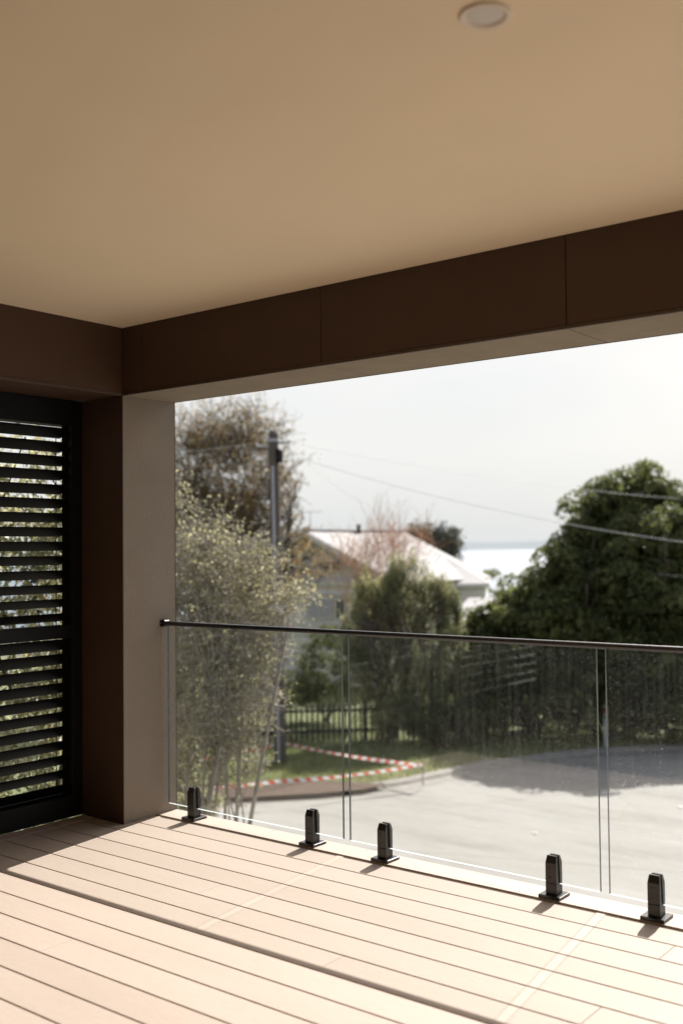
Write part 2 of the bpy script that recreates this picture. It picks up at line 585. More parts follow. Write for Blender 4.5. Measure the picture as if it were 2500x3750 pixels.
# ================================================================ SETTING, FAR
# terrain: level round the house, falling to the bay
nx, ny = 90, 110
xs = np.linspace(-1, 1, nx)
xs = np.sign(xs) * np.abs(xs) ** 2.2 * 1500
ys = np.concatenate([np.linspace(-300, -10, 15), np.linspace(0, 120, 55), np.linspace(130, 900, ny - 70)])
X, Y = np.meshgrid(xs, ys)
dist = Y * math.cos(YAW) + X * math.sin(YAW)
fall = np.clip((dist - 52) / 190, 0, 1)
fall = fall * fall * (3 - 2 * fall)
Z = GZ - 0.02 - 24 * fall
V = np.stack([X, Y, Z], -1).reshape(-1, 3)
ii = np.arange(len(ys) - 1)[:, None] * nx + np.arange(nx - 1)[None]
Fq = np.stack([ii, ii + 1, ii + 1 + nx, ii + nx], -1).reshape(-1, 4)
g = link('ground', mesh_np('ground', V, Fq, 4), None, M['terrain'])
tag(g, kind='structure')
me = bpy.data.meshes.new('sea')
bm = bmesh.new()
bmesh.ops.create_circle(bm, cap_ends=True, segments=64, radius=30000)
bm.to_mesh(me); bm.free()
o = link('sea', me, None, M['sea'])
o.location = (0, 0, -21)
tag(o, kind='structure')
# headland across the bay
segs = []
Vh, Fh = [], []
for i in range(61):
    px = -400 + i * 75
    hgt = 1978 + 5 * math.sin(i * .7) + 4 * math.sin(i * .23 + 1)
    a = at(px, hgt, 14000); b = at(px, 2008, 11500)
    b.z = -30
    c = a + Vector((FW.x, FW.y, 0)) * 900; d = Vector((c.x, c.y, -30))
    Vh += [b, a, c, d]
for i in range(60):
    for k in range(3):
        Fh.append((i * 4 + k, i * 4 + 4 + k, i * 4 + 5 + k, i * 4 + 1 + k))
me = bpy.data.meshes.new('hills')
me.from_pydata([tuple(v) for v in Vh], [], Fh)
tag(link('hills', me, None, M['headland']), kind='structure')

# road, lawn, kerb, mulch
edge_px = [(560, 2990), (640, 2968), (760, 2942), (900, 2932), (1170, 2918), (1350, 2898), (1500, 2874), (1615, 2849),
           (1790, 2810), (1900, 2797), (2040, 2777), (2190, 2761), (2500, 2746), (2900, 2735), (3600, 2725)]
edge = [onz(x, y, GZ) for x, y in edge_px]
e0 = edge[0] + (edge[0] - edge[2]).normalized() * 30
road_poly = [(e0.x, e0.y)] + [(p.x, p.y) for p in edge] + [(60, 60), (60, -40), (-60, -40)]
bm = bmesh.new()
vs = [bm.verts.new((x, y, GZ + .004)) for x, y in road_poly]
f = bm.faces.new(vs)
bmesh.ops.triangulate(bm, faces=[f])
rd = link('road', bm_mesh(bm, 'road'), None, M['road'])
tag(rd, kind='structure')
# kerb strip along the edge: a low rolled kerb
kb = bmesh.new()
E2 = [Vector((e0.x, e0.y, GZ))] + edge
prev = None
for i, p in enumerate(E2):
    tdir = (E2[min(i + 1, len(E2) - 1)] - E2[max(i - 1, 0)]).normalized()
    nrm = Vector((-tdir.y, tdir.x, 0))
    if nrm.dot(Vector((FW.x, FW.y, 0))) < 0: nrm = -nrm
    ring = [kb.verts.new(p + nrm * a + Vector((0, 0, z))) for a, z in ((-.32, .008), (-.02, .012), (.04, .07), (.22, .095), (.22, -.02))]
    if prev:
        for k in range(4):
            kb.faces.new((prev[k], ring[k], ring[k + 1], prev[k + 1]))
    prev = ring
bmesh.ops.recalc_face_normals(kb, faces=kb.faces[:])
tag(link('kerb', bm_mesh(kb, 'kerb'), None, M['kerb']), kind='structure')
# lawn on the far side of the kerb
lawn_poly = [E2[0] + Vector((0, 0, 0))] + edge
far = [at(3600, 2000, 46), at(-400, 2000, 46)]
bm = bmesh.new()
fwd = Vector((FW.x, FW.y, 0)).normalized()
pts = [p + fwd * .22 for p in lawn_poly] + [Vector((far[0].x, far[0].y, 0)), Vector((far[1].x, far[1].y, 0))]
f = bm.faces.new([bm.verts.new((p.x, p.y, GZ + .085)) for p in pts])
bmesh.ops.triangulate(bm, faces=[f])
tag(link('lawn', bm_mesh(bm, 'lawn'), None, M['grass']), kind='structure')
# bark mulch along the kerb at the left
mp_ = [onz(x, y, GZ + .09) for x, y in ((640, 2925), (760, 2880), (900, 2872), (1060, 2870), (1180, 2862), (1330, 2868), (1420, 2876), (1330, 2893), (1170, 2908), (900, 2922), (760, 2930), (660, 2950))]
bm = bmesh.new()
f = bm.faces.new([bm.verts.new((p.x, p.y, GZ + .1)) for p in mp_])
bmesh.ops.triangulate(bm, faces=[f])
tag(link('mulch_bed', bm_mesh(bm, 'mulch_bed'), None, M['mulch']), kind='structure')
# grass blades over the verge
n = 42000
pp = []
while len(pp) < n:
    px = random.uniform(600, 2600); D = random.triangular(17.5, 31, 20)
    q = gnd(px, D)
    pp.append((px, D, q.x, q.y))
arr = np.array(pp)
# keep only points beyond the kerb
ed = np.array([(p.x, p.y) for p in edge])
lat = lambda P: P[:, 0] * math.cos(YAW) - P[:, 1] * math.sin(YAW)
dep = lambda P: P[:, 0] * math.sin(YAW) + P[:, 1] * math.cos(YAW)
el, edp = lat(ed), dep(ed)
o_ = np.argsort(el)
P2 = arr[:, 2:4]
ok = dep(P2) > np.interp(lat(P2), el[o_], edp[o_]) + .3
mu = np.array([(p.x, p.y) for p in mp_])
ml, md = lat(mu), dep(mu)
inside = (lat(P2) > ml.min()) & (lat(P2) < ml.max()) & (dep(P2) < np.interp(lat(P2), ml[:7], md[:7])) 
P2 = P2[ok & ~inside]
nb = len(P2)
hgt = rng.uniform(.04, .11, nb)
ang = rng.uniform(0, np.pi, nb)
wv = np.stack([np.cos(ang), np.sin(ang), np.zeros(nb)], -1) * .011
base = np.concatenate([P2, np.full((nb, 1), GZ + .085)], 1)
tip = base + np.stack([rng.normal(0, .02, nb), rng.normal(0, .02, nb), hgt], -1)
V = np.stack([base - wv, base + wv, tip], 1).reshape(-1, 3)
Fq = np.arange(nb * 3).reshape(-1, 3)
o = link('grass', mesh_np('grass', V, Fq, 3), None, M['blade_grass'])
tag(o, 'short green lawn grass on the verge behind the kerb', 'grass', kind='stuff')

# ================================================================ TREES
def grow(segs, tips, p, d, L, r, lvl, maxl, spread, kids, wobble=.25, taper=.62, up=.1, rmin=.003):
    n = 3 if lvl < maxl else 2
    q = np.array(p, float)
    d = np.array(d, float)
    pts = [q]
    rr = [r]
    for i in range(n):
        d = d + rng.normal(0, wobble, 3) * .5
        d[2] += up * .5
        d = d / np.linalg.norm(d)
        q2 = q + d * L / n
        r2 = max(rmin, r * (1 - (1 - taper) * (i + 1) / n))
        segs.append((q, q2, rr[-1], r2, lvl))
        q = q2
        pts.append(q); rr.append(r2)
        if lvl == maxl:
            tips.append(q)
    if lvl < maxl:
        k = kids[lvl]
        for j in range(k):
            t = .25 + .75 * (j + rng.uniform(0, 1)) / k
            idx = min(n - 1, int(t * n))
            f_ = t * n - idx
            pos = pts[idx] * (1 - f_) + pts[idx + 1] * f_
            rd_ = rng.normal(0, 1, 3)
            rd_ = rd_ - d * rd_.dot(d)
            rd_ /= np.linalg.norm(rd_)
            s = spread[lvl] * rng.uniform(.6, 1.2)
            nd = d * math.cos(s) + rd_ * math.sin(s)
            nd[2] += up
            nd /= np.linalg.norm(nd)
            grow(segs, tips, pos, nd, L * rng.uniform(.5, .75), max(rmin, rr[idx + 1] * .62), lvl + 1, maxl, spread, kids, wobble, taper, up, rmin)

def tree(name, loc, label, cat, segs, leafpts, leafm, barkm, leaf=(.06, .03), droop=0, group=None, sides=5, crown='crown', up=.35, N=None):
    root = empty(name, loc)
    tag(root, label, cat, group)
    L = np.array(loc)
    tr = [(s[0] - L, s[1] - L, s[2], s[3]) for s in segs if s[4] == 0]
    br = [(s[0] - L, s[1] - L, s[2], s[3]) for s in segs if s[4] > 0]
    if tr:
        link('trunk', tubes_mesh('trunk', tr, 9), root, barkm)
    if br:
        tag(link('branches', tubes_mesh('branches', br, sides), root, barkm), kind='stuff')
    if leafpts is not None and len(leafpts):
        tag(link(crown, leaves_mesh(crown, np.asarray(leafpts) - L, leaf[0], leaf[1], droop, up, N), root, leafm), kind='stuff')
    return root

def clumps(ells, n_clump, per, rad, shell=.45, flat=.8, least=4):
    """Leaf points gathered in clumps through a set of ellipsoids [(centre, radii)]."""
    vol = np.array([e[1][0] * e[1][1] * e[1][2] for e in ells]) ** .72
    cnt = (vol / vol.sum() * n_clump).astype(int) + least
    out_ = []
    for (c, r), k in zip(ells, cnt):
        u = norm(rng.normal(size=(k, 3)))
        rr = rng.uniform(shell, 1.0, (k, 1)) ** .6
        cen = np.array(c) + u * rr * np.array(r)
        rads = rad * rng.uniform(.55, 1.35, (k, 1, 1))
        off = norm(rng.normal(size=(k, per, 3))) * (rng.uniform(.25, 1, (k, per, 1)) ** .5) * rads
        off[:, :, 2] *= flat
        out_.append((cen[:, None] + off).reshape(-1, 3))
    return np.concatenate(out_)

def lobes(ells, n, per, rad, flat=.62):
    """Pillow-like leaf masses over a set of ellipsoids: points and outward normals."""
    vol = np.array([(e[1][0] * e[1][1] * e[1][2]) for e in ells]) ** .68
    cnt = (vol / vol.sum() * n).astype(int) + 2
    P, N = [], []
    for (c, r), k in zip(ells, cnt):
        u = norm(rng.normal(size=(k, 3)))
        cen = np.array(c) + u * rng.uniform(.62, 1.0, (k, 1)) * np.array(r)
        rr = rad * rng.uniform(.6, 1.4, (k, 1, 1))
        v = rng.normal(size=(k, per, 3))
        v[:, :, 2] = np.where(rng.uniform(size=(k, per)) < .8, np.abs(v[:, :, 2]), v[:, :, 2])
        v = norm(v + u[:, None] * .5)
        off = v * rr * rng.uniform(.78, 1.06, (k, per, 1))
        off[:, :, 2] *= flat
        off[:, :, 2] -= .25 * (np.linalg.norm(off[:, :, :2], axis=-1) ** 2) / rad
        P.append((cen[:, None] + off).reshape(-1, 3)); N.append(v.reshape(-1, 3))
    return np.concatenate(P), np.concatenate(N)

def ell(px, py, D, rx, ry, rz=None):
    """Ellipsoid at photo position: rx,rz in photo px at depth D, ry depth radius in metres."""
    k = D / F_PX
    return (tuple(at(px, py, D)), (rx * k, ry, (rz or rx) * k))

def cull(segs, ells, scale=1.1, keep=0):
    """Keep wood that lies inside the crown's ellipsoids (and the levels up to keep)."""
    if not segs: return segs
    P = np.array([q[1] for q in segs]); lv = np.array([q[4] for q in segs])
    ok = lv <= keep
    for c, r in ells:
        ok |= (((P - np.array(c)) / (np.array(r) * scale)) ** 2).sum(1) < 1
    return [q for q, k in zip(segs, ok) if k]

def twig_cloud(ells, n, length, r, lpt=5, shell=.1, up=.6, jit=.03):
    """Short bent twigs scattered through ellipsoids; returns segments and leaf points on them."""
    vol = np.array([e[1][0] * e[1][1] * e[1][2] for e in ells])
    cnt = (vol / vol.sum() * n).astype(int) + 1
    C = []
    for (c, rr), k in zip(ells, cnt):
        u = norm(rng.normal(size=(k, 3)))
        C.append(np.array(c) + u * rng.uniform(shell, 1, (k, 1)) ** .55 * np.array(rr))
    C = np.concatenate(C)
    k = len(C)
    d = rng.normal(size=(k, 3)); d[:, 2] += up; d = norm(d)
    segs_, pts = [], []
    p = C.copy()
    L = length * rng.uniform(.5, 1.4, (k, 1))
    R_ = r
    for j in range(3):
        d = norm(d + rng.normal(0, .35, (k, 3)))
        q = p + d * L / 3
        r1_ = R_ * .72
        segs_ += [(p[i], q[i], R_, r1_, 1) for i in range(k)]
        for _ in range(lpt):
            t_ = rng.uniform(0, 1, (k, 1))
            pts.append(p + (q - p) * t_ + rng.normal(0, jit, (k, 3)))
        p = q; R_ = r1_
    return segs_, np.concatenate(pts)

# -- tree 1: twiggy shrub tree close to the balcony
rng = np.random.default_rng(101)
b0 = gnd(700, 11)
T1 = [ell(700, 2020, 11, 150, .7, 130), ell(860, 2070, 11, 160, .7, 110), ell(980, 2190, 11, 130, .6, 100), ell(720, 2250, 11, 170, .9, 170),
      ell(850, 2330, 10.8, 150, .9, 170), ell(905, 2380, 10.8, 80, .5, 120), ell(700, 2480, 11, 130, .8, 170), ell(820, 2570, 10.6, 150, .8, 160),
      ell(860, 2700, 10.6, 80, .5, 90), ell(720, 2700, 10.8, 120, .8, 130), ell(680, 2860, 10.6, 60, .5, 110), ell(690, 1860, 11, 50, .35, 60), ell(790, 1930, 11, 50, .3, 50), ell(640, 1800, 11, 40, .3, 50), ell(930, 2040, 11, 40, .3, 60),
      ell(630, 2200, 11, 60, .6, 240), ell(630, 2600, 11, 60, .6, 240), ell(860, 2820, 10.8, 120, .5, 45), ell(1080, 2200, 11.2, 60, .3, 60)]
segs, tips = [], []
for i in range(13):
    a = i * 2.4
    lean = rng.uniform(.02, .16)
    d = np.array([math.cos(a) * lean, math.sin(a) * lean, 1.0]) + np.array(R0) * rng.uniform(-.02, .16)
    p = np.array(b0) + np.array([math.cos(a), math.sin(a), 0]) * rng.uniform(.1, .5)
    grow(segs, tips, p, d / np.linalg.norm(d), rng.uniform(3.6, 4.3), .032, 0 if i < 1 else 1, 3, [.3, .4, .5], [5, 5, 4], .12, .4, .1, .004)
segs = [q for q in segs if q[4] < 2 or np.linalg.norm(q[1] - q[0]) < .75]
for k in range(34):                      # arching bare boughs reaching right
    s0 = np.array(at(rng.uniform(660, 830), rng.uniform(2250, 2880), 10.8 + rng.uniform(-.5, .5)))
    d = np.array(R0) + np.array([0, 0, rng.uniform(-.2, .3)]) + rng.normal(0, .12, 3)
    grow(segs, [], s0, d / np.linalg.norm(d), rng.uniform(.45, .75), .011, 2, 4, [.45, .5, .6, .6], [6, 5, 5, 3], .3, .4, .02, .003)
stem_zone = [ell(700, 2700, 11, 120, 1.2, 700)]
segs = cull(segs, T1 + stem_zone, 1.12)
T1u = [e_ for e_ in T1 if e_[0][2] > .55]
T1l = [e_ for e_ in T1 if e_[0][2] <= .55]
s2, lp = twig_cloud(T1u, 1600, .30, .0040, 2)
s2b, lpb = twig_cloud(T1l, 1000, .36, .0048, 3, .1, .3)
s2 += s2b
lp = np.concatenate([lp, lpb])
segs += s2
tree('budding_tree', tuple(b0), 'twiggy many-stemmed tree with small new leaves close beside the corner post', 'tree', segs, lp, M['leaf_spring'], M['twig_pale'], (.042, .027), .2, sides=4)

# -- tree 2: tall tree behind the pole
rng = np.random.default_rng(102)
b0 = gnd(905, 31)
segs, tips = [], []
bv = np.array(b0)
grow(segs, tips, bv, np.array([0, 0, 1.]), 3.6, .26, 0, 4, [.6, .6, .65, .7, .7], [4, 4, 4, 3], .15, .6, .14, .014)
for a in (0, 1.2, 2.3, 3.4, 4.4, 5.4):
    d = np.array([math.cos(a) * .6, math.sin(a) * .6, 1])
    grow(segs, tips, bv + np.array([0, 0, 2.8 + .1 * a]), d / np.linalg.norm(d), 2.7, .13, 1, 4, [.6, .6, .65, .7, .7], [5, 5, 4, 3], .25, .5, .1, .014)
T2 = [ell(830, 1790, 31, 240, 2.0, 200), ell(960, 1960, 31, 165, 1.6, 170), ell(740, 1950, 31, 260, 2, 200), ell(1130, 2060, 30, 90, .8, 70), ell(860, 2150, 30.5, 240, 1.5, 160), ell(560, 1850, 31, 160, 1.5, 260)]
T2b = [ell(900, 1600, 31, 130, 1.6, 120), ell(730, 1640, 31, 140, 1.5, 120), ell(1010, 1760, 31, 80, 1.0, 130)]
segs = cull(segs, T2 + T2b, 1.1)
s2, l2 = twig_cloud(T2, 2600, .7, .010, 2, .1, .6, .08)
s3, l3 = twig_cloud(T2b, 800, .85, .011, 3, 0, 1.0, .09)
segs += s2 + s3
lp = np.concatenate([clumps(T2, 400, 40, .28), l2, l3])
tree('tall_tree', tuple(b0), 'tall bronze-leaved tree with dark limbs behind the power pole', 'tree', segs, lp, M['leaf_bronze'], M['twig_dark'], (.085, .05), .3, sides=4)

# -- tree 3: feathery olive tree in front of the far house
rng = np.random.default_rng(103)
b0 = gnd(1430, 25.5)
segs, tips = [], []
for i in range(4):
    a = i * 1.6
    d = np.array([math.cos(a) * .3, math.sin(a) * .3, 1])
    grow(segs, tips, np.array(b0) + np.array([0, 0, .02]), d / np.linalg.norm(d), 2.4, .09, 0 if i == 0 else 1, 4, [.5, .6, .7, .7], [6, 6, 5, 4], .2, .5, .06, .01)
E3 = ([ell(1320, 2270, 25.5, 50, .5, 80), ell(1300, 2430, 25.3, 55, .5, 120), ell(1640, 2260, 25.5, 40, .4, 80), ell(1440, 2280, 25.5, 170, 1.0, 130), ell(1520, 2230, 25.5, 130, .9, 110), ell(1340, 2330, 25.3, 100, .8, 110), ell(1600, 2380, 25.3, 90, .7, 130),
             ell(1470, 2420, 25, 150, .9, 150), ell(1560, 2520, 24.7, 55, .5, 90), ell(1500, 2130, 25.5, 26, .25, 70), ell(1572, 2150, 25.5, 22, .25, 65), ell(1450, 2130, 25.5, 18, .2, 50), ell(1420, 2160, 25.5, 40, .3, 40),
             ell(1330, 2500, 25, 80, .7, 90), ell(1645, 2330, 25.3, 50, .5, 130), ell(1690, 2480, 25, 30, .3, 70), ell(1400, 2600, 25, 110, .7, 60), ell(1570, 2610, 25, 60, .5, 70), ell(1460, 2640, 24.6, 80, .4, 40), ell(1380, 2450, 25, 110, .7, 90), ell(1640, 2440, 25, 60, .5, 80), ell(1620, 2210, 25.5, 28, .3, 60), ell(1480, 2215, 25.5, 150, .8, 50), ell(1350, 2180, 25.5, 28, .3, 55), ell(1440, 2560, 25, 110, .7, 60), ell(1600, 2610, 24.6, 25, .2, 50)])
sprays = []
for k in range(150):                      # ragged drooping sprays over the crown
    c_, r_ = E3[int(rng.integers(0, len(E3)))]
    u_ = norm(rng.normal(size=3)) * rng.uniform(.75, 1.2)
    sprays.append((tuple(np.array(c_) + u_ * np.array(r_)), (rng.uniform(.09, .2), rng.uniform(.09, .2), rng.uniform(.28, .6))))
cl = np.concatenate([clumps(E3, 330, 30, .17, .3, 2.1, 7), clumps(sprays, 1000, 34, .10, .1, 2.2, 3)])
segs = cull(segs, E3, 1.0)
lp = cl
tree('feathery_tree', tuple(b0), 'olive-green feathery tree with drooping foliage in front of the white-roofed house', 'tree', segs, lp, M['leaf_olive'], M['bark'], (.12, .022), 1.3, sides=5, up=.1)

# -- tree 4: big dense dark tree on the right
rng = np.random.default_rng(104)
b0 = gnd(2330, 27)
segs, tips = [], []
bv = np.array(b0)
grow(segs, tips, bv, np.array([0, 0, 1.]), 3.0, .30, 0, 3, [.6, .7, .7], [8, 5, 4], .15, .6, .1, .02)
for a in np.arange(0, 6.2, .9):
    d = np.array([math.cos(a), math.sin(a), .7])
    grow(segs, tips, bv + np.array([0, 0, 1.2]), d / np.linalg.norm(d), 3.2, .12, 1, 3, [.6, .7, .7], [5, 4, 4], .2, .5, .08, .02)
E4 = [ell(2330, 1820, 27, 130, 1.1, 120), ell(2200, 1870, 27, 105, 1.0, 95), ell(2480, 1900, 27, 130, 1.1, 120), ell(2160, 1990, 26.6, 110, 1.2, 110),
      ell(2360, 2010, 26, 200, 1.5, 160), ell(2560, 2080, 27, 170, 1.5, 180), ell(2080, 2110, 26.3, 110, 1.2, 100), ell(1960, 2190, 26.3, 100, 1.1, 85),
      ell(2250, 2180, 25.5, 220, 1.4, 160), ell(2480, 2250, 25.3, 220, 1.4, 180), ell(1850, 2270, 26.2, 110, 1.0, 85), ell(2060, 2300, 25.4, 180, 1.2, 120),
      ell(1740, 2370, 26, 85, .8, 75), ell(2300, 2400, 25, 260, 1.2, 130), ell(1900, 2430, 25.3, 170, 1.0, 110), ell(2560, 2440, 25, 200, 1.2, 150),
      ell(2080, 2520, 25, 210, 1.0, 110), ell(2340, 2560, 25, 220, 1.0, 100), ell(1800, 2540, 25.6, 110, .8, 90), ell(2700, 2300, 26, 200, 1.5, 200), ell(2860, 2150, 28, 160, 1.5, 220)]
segs = cull(segs, E4, .95)
lp, ln_ = lobes(E4, 720, 150, .40)
core = clumps(E4, 1500, 16, .3, 0.0, .8)
ln_ = np.concatenate([ln_, norm(rng.normal(size=core.shape))])
lp = np.concatenate([lp, core])
print('tree4 leaves', len(lp))
t4 = tree('broad_dark_tree', tuple(b0), 'big dense dark green tree filling the right of the view behind the road', 'tree', segs, lp, M['leaf_dark'], M['bark'], (.105, .065), .15, sides=6, N=ln_)
ic = clumps([(c, tuple(np.array(r) * .8)) for c, r in E4], 1500, 7, .3, .1, .8)
tag(link('inner_foliage', leaves_mesh('inner_foliage', ic - np.array(b0), .34, .26), t4, M['leaf_dark']), kind='stuff')

# -- low shrubs under the dark tree that close the view under the crown
def shrub(name, px, D, label, ells, leafm, n, per=26, leaf=(.08, .045), rad=.16):
    b0 = gnd(px, D)
    segs, tips = [], []
    for i in range(3):
        a = i * 2.1
        d = np.array([math.cos(a) * .4, math.sin(a) * .4, 1])
        grow(segs, tips, np.array(b0), d / np.linalg.norm(d), .7, .03, 0 if i == 0 else 1, 2, [.6, .7], [4, 4], .2, .5, .06, .008)
    return tree(name, tuple(b0), label, 'shrub', segs, clumps(ells, n, per, rad, .3, .85), leafm, M['bark'], leaf, .1)
shrub('dark_shrub', 2480, 24.5, 'low dark shrub under the right end of the big tree', [ell(2480, 2640, 24.5, 170, .7, 75), ell(2650, 2620, 24.8, 150, .7, 90)], M['leaf_dark'], 300)
shrub('dark_shrub', 1960, 25.8, 'dark shrub under the middle of the big tree beside the end of the picket fence', [ell(2000, 2620, 25.8, 150, .6, 70), ell(2180, 2640, 25.8, 140, .6, 70), ell(1880, 2600, 25.9, 90, .6, 40)], M['leaf_dark'], 420)
shrub('dark_shrub', 1640, 27.5, 'dark shrub behind the picket fence between the feathery tree and the big tree', [ell(1640, 2560, 27.5, 120, .7, 70), ell(1500, 2600, 27.5, 120, .7, 55), ell(1740, 2610, 27, 90, .5, 60)], M['leaf_dark'], 340)
shrub('dark_shrub', 1620, 24.0, 'low dark shrub in front of the picket fence below the feathery tree', [ell(1560, 2665, 24.0, 90, .3, 45), ell(1680, 2650, 24.1, 100, .3, 50), ell(1790, 2650, 24.2, 70, .3, 40)], M['leaf_dark'], 230)
shrub('dark_shrub', 1190, 28, 'dark shrub behind the picket fence beside the power pole', [ell(1190, 2430, 28, 110, .8, 150), ell(1110, 2520, 28, 90, .7, 70)], M['leaf_dark'], 300)
shrub('broad_shrub', 760, 26, 'dark bushy shrub behind the striped tape at the left', [ell(760, 2480, 26, 230, .9, 180), ell(960, 2520, 26.5, 130, .7, 140)], M['leaf_dark'], 420)
shrub('kerbside_shrub', 690, 14.5, 'small green shrub at the foot of the twiggy tree beside the post', [ell(670, 2880, 14.5, 60, .4, 90), ell(735, 2940, 14, 60, .35, 60), ell(660, 2740, 14.5, 40, .3, 60)], M['leaf_hedge'], 230, 30, (.05, .03), .1)

# -- red-twigged shrub against the white roof
rng = np.random.default_rng(105)
b0 = gnd(1400, 29)
segs, tips = [], []
for i in range(20):
    a = rng.uniform(0, 2 * np.pi)
    ln = rng.uniform(.05, .22)
    d = np.array([math.cos(a) * ln, math.sin(a) * ln, 1]) + np.array(R0) * rng.uniform(-.14, .18)
    grow(segs, tips, np.array(b0) + rng.normal(0, .12, 3) * np.array([1, 1, 0]), d / np.linalg.norm(d), rng.uniform(2.3, 2.9), .04, 0 if i == 0 else 1, 3, [.45, .35, .3, .3], [7, 8, 5], .12, .3, .12, .005)
segs = cull(segs, [ell(1400, 2080, 29, 190, 1.5, 185), ell(1540, 2000, 29, 70, .8, 90)], 1.0)
RE = [ell(1300, 2070, 29, 75, .7, 90), ell(1390, 2010, 29, 60, .7, 120), ell(1450, 2030, 29, 70, .7, 110), ell(1555, 2000, 29.5, 40, .4, 80)]
s2, _ = twig_cloud(RE, 420, .95, .0065, 1, 0, 2.6)
segs += s2
tree('red_twig_tree', tuple(b0), 'bare tree with upright orange-red twigs in front of the white roof', 'tree', segs, None, None, M['twig_red'], sides=4)

# -- grey-green tree behind the roof
rng = np.random.default_rng(106)
b0 = gnd(1590, 47)
segs, tips = [], []
grow(segs, tips, np.array(b0), np.array([0, 0, 1.]), 4.0, .2, 0, 2, [.6, .7], [6, 5], .1, .6, .1, .02)
lp = clumps([ell(1550, 1975, 47, 60, .9, 60), ell(1630, 1990, 47, 62, .9, 70), ell(1600, 2060, 47, 95, 1.0, 60), ell(1500, 2000, 47, 30, .6, 50)], 420, 26, .26, .2, 1.3)
segs = cull(segs, [ell(1550, 1975, 47, 60, .9, 60), ell(1630, 1990, 47, 62, .9, 70), ell(1600, 2060, 47, 95, 1.0, 60)], .9)
tree('grey_green_tree', tuple(b0), 'rounded grey-green tree standing beyond the white roof', 'tree', segs, lp, M['leaf_grey'], M['bark'], (.16, .06), .2)
rng = np.random.default_rng(107)
b0 = gnd(1810, 42)
segs = []
grow(segs, [], np.array(b0), np.array([0, 0, 1.]), 2.4, .08, 0, 1, [.6], [4], .1, .6, .1, .02)
tree('small_round_tree', tuple(b0), 'small dark round tree at the right end of the white roof', 'tree', segs, clumps([ell(1795, 2105, 42, 26, .35, 22), ell(1765, 2165, 42, 40, .4, 22), ell(1850, 2200, 42, 60, .6, 50)], 120, 22, .18), M['leaf_dark'], M['bark'], (.12, .06), 0)

# -- hedge outside the louvre screens
rng = np.random.default_rng(108)
b0 = (-6.3, 1.5, GZ)
segs = []
he = [((-6.25 + .12 * math.sin(i * 2.1), -3.0 + i * .6, z), (.55, .55, .55)) for i in range(14) for z in (-1.2, -.5, .15, .75, 1.3, 1.72 + .10 * math.sin(i * 1.3))]
for i in range(7):
    p = np.array([-6.3 + rng.uniform(-.15, .15), -2.4 + i * 1.15, GZ])
    grow(segs, [], p, np.array([0, 0, 1.]), 3.4, .05, 0 if i == 0 else 1, 3, [.4, .6, .7], [5, 5, 4], .12, .5, .1, .006)
segs = cull(segs, he, 1.0)
lp = np.concatenate([clumps(he, 6500, 18, .14, .3, 1.1)])
tree('tall_hedge', b0, 'tall sunlit hedge seen through the black louvre screen', 'hedge', segs, lp, M['leaf_hedge'], M['bark'], (.068, .030), .3)

# ================================================================ POLE, WIRES
pb = gnd(1020, 22.7)
ax = at(1000, 1586, 22.7)
pole = empty('power_pole', pb)
tag(pole, 'weathered timber power pole with a pale conduit up its side', 'power pole')
top = ax.z - GZ
pr = 20 * 22.7 / F_PX
lean = Vector((ax.x - pb.x, ax.y - pb.y, 0)) * .98
def pp_(h): return lean * (h / top) + Vector((0, 0, h))
segs = [(np.array(pp_(top * i / 8)), np.array(pp_(top * (i + 1) / 8)), pr * (1.12 - .2 * i / 8), pr * (1.12 - .2 * (i + 1) / 8)) for i in range(8)]
segs.append((segs[-1][1], segs[-1][1] + np.array([0, 0, .05]), segs[-1][3], segs[-1][3] * .6))
segs.append((segs[-1][1], segs[-1][1] + np.array([0, 0, .015]), segs[-1][3], .001))
link('shaft', tubes_mesh('shaft', segs, 14), pole, M['pole'])
off = -R0 * .02 - fwd * (pr * 1.02)
tube_path('conduit', [np.array(pp_(h) + off) for h in (0.0, top * .3, top * .6, top - .72)], .03, M['conduit'], pole)
b2 = pp_(top - .48) + R0 * (pr * .8) - fwd * .05
box('switch_box', b2.x - .07, b2.x + .09, b2.y - .07, b2.y + .07, b2.z - .17, b2.z + .13, M['black'], pole, .015)
b3 = pp_(top - .16)
tube_path('band', [np.array(b3 + Vector((0, 0, -.03))), np.array(b3 + Vector((0, 0, .03)))], pr * 1.03, M['conduit'], pole, 14)
for hgt_, sd in ((top - .2, 1), (top - .28, -1)):
    q = pp_(hgt_)
    tube_path('insulator', [np.array(q + R0 * (pr * .8 * sd)), np.array(q + R0 * ((pr + .2) * sd)), np.array(q + R0 * ((pr + .26) * sd) + Vector((0, 0, .03)))], .025, M['conduit'], pole)
sp = at(1045, 2232, 22.4)
sg = pp_(sp.z - GZ) - fwd * (pr * 1.25)
r3 = R0 * .17
slab('number_plate', [sg - r3 + Vector((0, 0, -.09)), sg + r3 + Vector((0, 0, -.09)), sg + r3 + Vector((0, 0, .09)), sg - r3 + Vector((0, 0, .09))], .004, M['sign'], pole)

